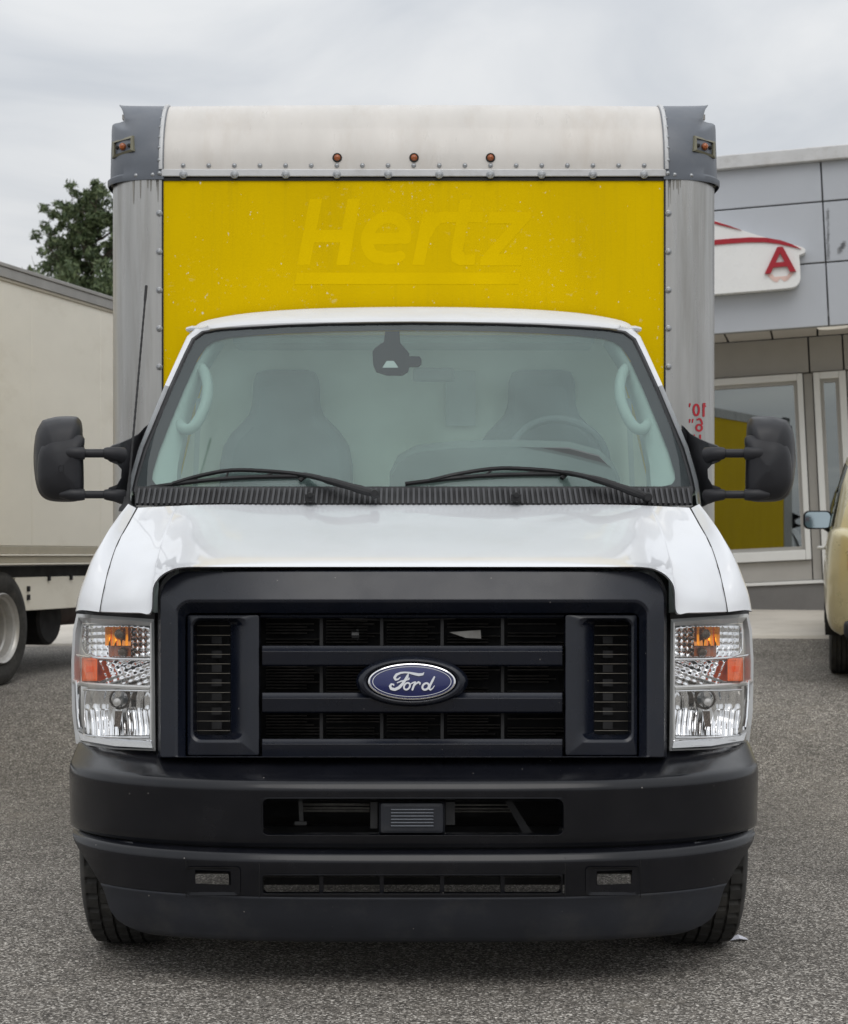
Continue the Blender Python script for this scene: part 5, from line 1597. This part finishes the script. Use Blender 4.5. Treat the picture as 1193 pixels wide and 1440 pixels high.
for dx, m_ in ((-.14, M['rim_grey']), (-.42, M['rim_grey']), (-1.95, M['rim_grey']), (-2.22, M['rim_grey'])):
    t = tyre_mesh(RL, .25, 72).build('wheel', M['rubber'], left, smooth=30)
    t.location = (dx, 0, RL)
    r_ = MB().lathe([(.115, RL * .62), (.125, RL * .60), (.115, RL * .575), (.10, RL * .56), (.09, RL * .52), (.04, RL * .50), (.03, RL * .47), (-.02, RL * .455), (-.03, RL * .40), (-.04, RL * .30), (-.03, RL * .28), (.01, RL * .24), (.03, RL * .16), (.03, 0)], 48, 'X').build('rim', m_, t, smooth=35)
MB().box((-1.18, 0, RL), (2.0, .14, .14)).build('axle', M['matte_black'], left)

# ================================================================== TAN CAR AT THE RIGHT EDGE (seen from behind)
CYAW = rad(12.0)
C0 = Vector((X(1165, 7.55) + .9, 7.55, 0)); C0.z = ground_z(C0.x, 8.4)
car = thing('parked_car', 'tan car parked at right edge, seen from behind with its black door mirror', 'car', C0, rot=(0, 0, -CYAW))
# body: sections along its length (y from the rear bumper forward)
def body_section(y, w, zb, zs, inset):
    return [(w - .10, zb), (w - .03, zb + .06), (w - .004, zb + .22), (w, zb + .40), (w - .012, zs - .16), (w - .035, zs - .03), (w - .035 - inset, zs)]
st_ = [(-.02, .70, .42, .98, .05), (.01, .80, .36, 1.02, .05), (.06, .86, .33, 1.05, .05), (.16, .895, .31, 1.07, .05), (.40, .905, .32, 1.07, .05), (.9, .91, .34, 1.07, .04), (1.6, .905, .30, 1.065, .04), (2.4, .905, .30, 1.06, .04), (2.9, .905, .30, 1.04, .05), (3.4, .90, .33, 1.00, .08), (3.9, .86, .34, .93, .12), (4.2, .76, .36, .84, .15), (4.32, .60, .42, .72, .15)]
def wheel_cut(y, z):
    return any((y - c) ** 2 + (z - .33) ** 2 < .37 ** 2 for c in (.85, 3.45))
rows = []
fine_y = np.linspace(0, len(st_) - 1, 110)
for t in fine_y:
    y, w, zb, zs, ins = crom(st_, t)
    half_ = body_section(y, w, zb, zs, ins)
    hs = [crom(half_, k * (len(half_) - 1) / 22) for k in range(23)]
    rows.append([(-a, y, b_) for a, b_ in hs] + [(a, y, b_) for a, b_ in reversed(hs)])
bdm = MB()
bdm.grid(rows, skip=lambda i, j: (j < 22 or j > 23) and wheel_cut(rows[i][j][1], rows[i][j][2]))
bdm.fan(rows[0]); bdm.fan(rows[-1])
bdm.build('car_body', M['tan_paint'], car, smooth=40)
gs = [(.10, .70, 1.07, .60), (.16, .80, 1.075, .68), (.30, .84, 1.07, .72), (.9, .865, 1.07, .74), (1.8, .865, 1.06, .74), (2.4, .86, 1.06, .73), (2.75, .85, 1.05, .70), (3.2, .83, 1.02, .62)]
gt = [1.30, 1.45, 1.60, 1.66, 1.66, 1.63, 1.45, 1.06]
rows = []
for (y, wb_, z0, wt), z1 in zip(gs, gt):
    rows.append([(-wb_, y, z0 - .02), (-(wb_ * .5 + wt * .5), y + .04, z0 + (z1 - z0) * .55), (-wt, y + .06, z1 - .06), (-wt * .85, y + .07, z1), (0, y + .07, z1 + .02), (wt * .85, y + .07, z1), (wt, y + .06, z1 - .06), (wb_ * .5 + wt * .5, y + .04, z0 + (z1 - z0) * .55), (wb_, y, z0 - .02)])
gm = MB().grid(rows); gm.fan(rows[0])
gm.build('car_cabin', M['tan_paint'], car, smooth=40)
for s in (-1, 1):
    for y0, y1 in ((.42, .92), (.98, 1.78), (1.86, 2.62)):
        wq = MB()
        rr2 = []
        for y in (y0, y1):
            zt2 = np.interp(y, [g_[0] for g_ in gs], gt) - .10; wb2 = np.interp(y, [g_[0] for g_ in gs], [g_[1] for g_ in gs]); wt2 = np.interp(y, [g_[0] for g_ in gs], [g_[3] for g_ in gs])
            rr2.append([(s * (wb2 + .006), y, 1.085), (s * (wb2 * .5 + wt2 * .5 + .010), y + .03, 1.085 + (zt2 - 1.085) * .6), (s * (wt2 + .016), y + .05, zt2)])
        wq.grid(rr2).build('side_window', M['car_glass'], car, solid=.006)
    mr2 = MB()
    o1 = [(a, b_) for a, b_ in rrect(-.115, -.075, .115, .075, .045)]
    mc = Vector((s * .955, 2.28, 1.16))
    rws = [[mc + Vector((a * k, y, b_ * k)) for a, b_ in o1] for k, y in ((.96, -.045), (1.0, -.03), (.98, .0), (.75, .05), (.3, .07))]
    mr2.grid(rws, closed_u=True); mr2.fan(rws[-1])
    mr2.tube([mc + Vector((-s * .06, .0, -.05)), mc + Vector((-s * .13, .03, -.10))], .03, 8)
    mm_ = mr2.build('door_mirror', M['matte_black'], car, smooth=50)
    MB().fan([mc + Vector((a * .88, -.042, b_ * .86)) for a, b_ in o1]).build('mirror_glass', M['mirror_glass'], mm_)
    MB().tube([(s * .90, 1.12, .93), (s * .945, 1.14, .93), (s * .945, 1.28, .93), (s * .90, 1.30, .93)], .014, 8).build('door_handle', M['frame_white'], car)
    tl = MB()
    rws = [[(s * (x + .0), y - .012, z) for z in (.83, .86, .89, .92)] for x, y in ((.45, -.02), (.58, -.02), (.66, -.018), (.745, -.005))]
    tl.grid(rws)
    tl = tl.build('tail_lamp', M['tail_clear'], car, solid=.02)
    tl = MB()
    rws = [[(s * (x + .0), y - .014, z) for z in (.775, .80, .827)] for x, y in ((.45, -.02), (.58, -.02), (.66, -.018), (.745, -.005))]
    tl.grid(rws).build('tail_lamp_amber', M['tail_lens'], car, solid=.02)
    for y in (.85, 3.45):
        t = tyre_mesh(.33, .21, 64).build('wheel', M['rubber'], car, smooth=30)
        t.location = (s * .765, y, .33)
        r_ = rim_mesh(.33, .21).build('rim', M['rim_grey'], t, smooth=40)
        if s > 0: r_.rotation_euler = (0, 0, math.pi)
        al = MB()
        arc_ = [(y + .372 * math.cos(rad(a)), .33 + .372 * math.sin(rad(a))) for a in range(-5, 186, 10)]
        al.grid([[(s * x, a, b_) for a, b_ in arc_] for x in (.62, .90)])
        al.build('wheel_arch', M['deep_black'], car)
MB().box((0, .06, .36), (1.55, .16, .12)).build('rear_bumper_lower', M['valance_grey'], car, bevel=.03)
MB().box((0, 2.1, .30), (1.5, 4.0, .06)).build('floor_pan', M['deep_black'], car)

# ================================================================== TREE
TY = 26.0
tree_base = Vector((X(139, TY), TY, .5))
tree = thing('pine_tree', 'dark green conifer with loose open branches rising behind the cream truck', 'tree', tree_base)
random.seed(11)
ht = Z(266, TY) - .5
trk = MB()
def tp(z): return Vector((.10 * math.sin(z * .9), .08 * math.cos(z * .7), z))
trk.tube([tp(ht * k / 14) for k in range(15)], [.10 - .094 * k / 14 for k in range(15)], 10)
leafs_v, leafs_f = [], []
def tuft(c, r, n):
    for _ in range(n):
        d_ = Vector((random.gauss(0, 1), random.gauss(0, 1), random.gauss(0, .8) + .2)).normalized()
        p = c + d_ * r * random.random() ** .5
        ax = Vector((random.gauss(0, 1), random.gauss(0, 1), random.gauss(0, 1) + .5)).normalized()
        sd = ax.cross(Vector((random.gauss(0, 1), random.gauss(0, 1), random.gauss(0, 1)))).normalized()
        L_, W_ = random.uniform(.035, .075), random.uniform(.010, .022)
        b0_ = len(leafs_v)
        leafs_v.extend([tuple(p - ax * L_), tuple(p + sd * W_), tuple(p + ax * L_), tuple(p - sd * W_)])
        leafs_f.append((b0_, b0_ + 1, b0_ + 2, b0_ + 3))
def branch(z, az, L_, rise, dense):
    base = tp(z)
    dr_ = Vector((math.cos(az), math.sin(az), 0))
    pts = [base + dr_ * (L_ * t) + Vector((0, 0, rise * L_ * (t ** 1.5) + random.uniform(-.04, .04))) for t in (0, .25, .5, .75, 1)]
    trk.tube(pts, [.024, .018, .013, .008, .003], 5)
    for t in np.linspace(.38, 1.04, dense):
        i = min(3, int(t * 4)); u = t * 4 - i
        c = pts[i].lerp(pts[i + 1], u)
        if random.random() < (.22 if z < 5.2 else .52): continue
        off = Vector((random.gauss(0, .14), random.gauss(0, .14), random.gauss(.05, .10)))
        tuft(c + off, random.uniform(.08, .20), random.randint(60, 130))
        tw = c + off
        trk.tube([c, tw], [.009, .004], 5)
def bough(px, py, depth):
    """a limb from the trunk to the point seen at (px, py); leaves gather along its outer half"""
    e_ = Vector((X(px, TY) - tree_base.x, depth, Z(py, TY) - .5))
    z0 = e_.z - .25 - .45 * math.hypot(e_.x, e_.y) * random.uniform(.7, 1.1)
    b0 = tp(z0)
    pts = [b0.lerp(e_, t) + Vector((random.uniform(-.03, .03), random.uniform(-.03, .03), -.10 * math.sin(math.pi * t))) for t in (0, .25, .5, .75, 1)]
    trk.tube(pts, [.030, .022, .016, .010, .004], 6)
    for t in np.arange(.42, 1.03, .075):
        i = min(3, int(t * 4)); c = pts[i].lerp(pts[i + 1], t * 4 - i)
        for _ in range(2):
            if random.random() < .44: continue
            off = Vector((random.gauss(0, .11), random.gauss(0, .14), random.gauss(.05, .07)))
            tuft(c + off, random.uniform(.06, .13), random.randint(30, 70))
            trk.tube([c, c + off], [.006, .003], 4)
for px, py in ((62, 312), (60, 328), (76, 346), (86, 303), (101, 287), (117, 276), (132, 267), (149, 276), (70, 366), (94, 338), (110, 312), (126, 300), (58, 388), (52, 398),
               (88, 372), (104, 350), (118, 335), (135, 318), (140, 295), (165, 285), (180, 300), (195, 320), (210, 350), (170, 330), (150, 345), (130, 360)):
    bough(px + random.uniform(-3, 3), py + random.uniform(-3, 3), random.uniform(-.5, .5))
for k in range(70):           # dense lower skirt of the crown
    az = random.uniform(0, 2 * math.pi); rr_ = random.uniform(.1, 1.25)
    tuft(Vector((rr_ * math.cos(az), rr_ * math.sin(az), random.uniform(3.9, 5.55) - rr_ * .22)), random.uniform(.16, .30), 260)
for z in np.arange(2.2, 4.2, .2):
    for k in range(4):
        branch(z, random.uniform(0, 2 * math.pi), random.uniform(.8, 1.5), random.uniform(.15, .5), 8)
tuft(tp(ht), .10, 60)
for k in range(6):            # bare twigs low on the left
    p0 = Vector((-.95 - .05 * k, -.2, 5.0))
    p1 = p0 + Vector((-.12 - .05 * k, 0, .55 + random.uniform(-.2, .25)))
    trk.tube([p0, (p0 + p1) / 2 + Vector((random.uniform(-.05, .05), 0, 0)), p1], [.009, .006, .002], 5)
trk.build('trunk', M['bark'], tree)
lm = MB(); lm.v, lm.f = leafs_v, leafs_f
me = bpy.data.meshes.new('crown'); me.from_pydata(leafs_v, [], leafs_f); me.materials.append(M['leaves'])
co = bpy.data.objects.new('crown', me); COL.objects.link(co); co.parent = tree; co['kind'] = 'stuff'

# ================================================================== small litter
p = P(1040, 1313, .78)
lt_ = MB().grid([[(p.x - .03, p.y, .004), (p.x, p.y - .01, .012), (p.x + .03, p.y, .006)], [(p.x - .025, p.y + .03, .006), (p.x, p.y + .03, .018), (p.x + .03, p.y + .035, .005)]]).build('paper_scrap', M['paper'], smooth=0, solid=.001)
lt_['label'] = 'small pale scrap of litter on the asphalt beside the right front tyre'; lt_['category'] = 'litter'
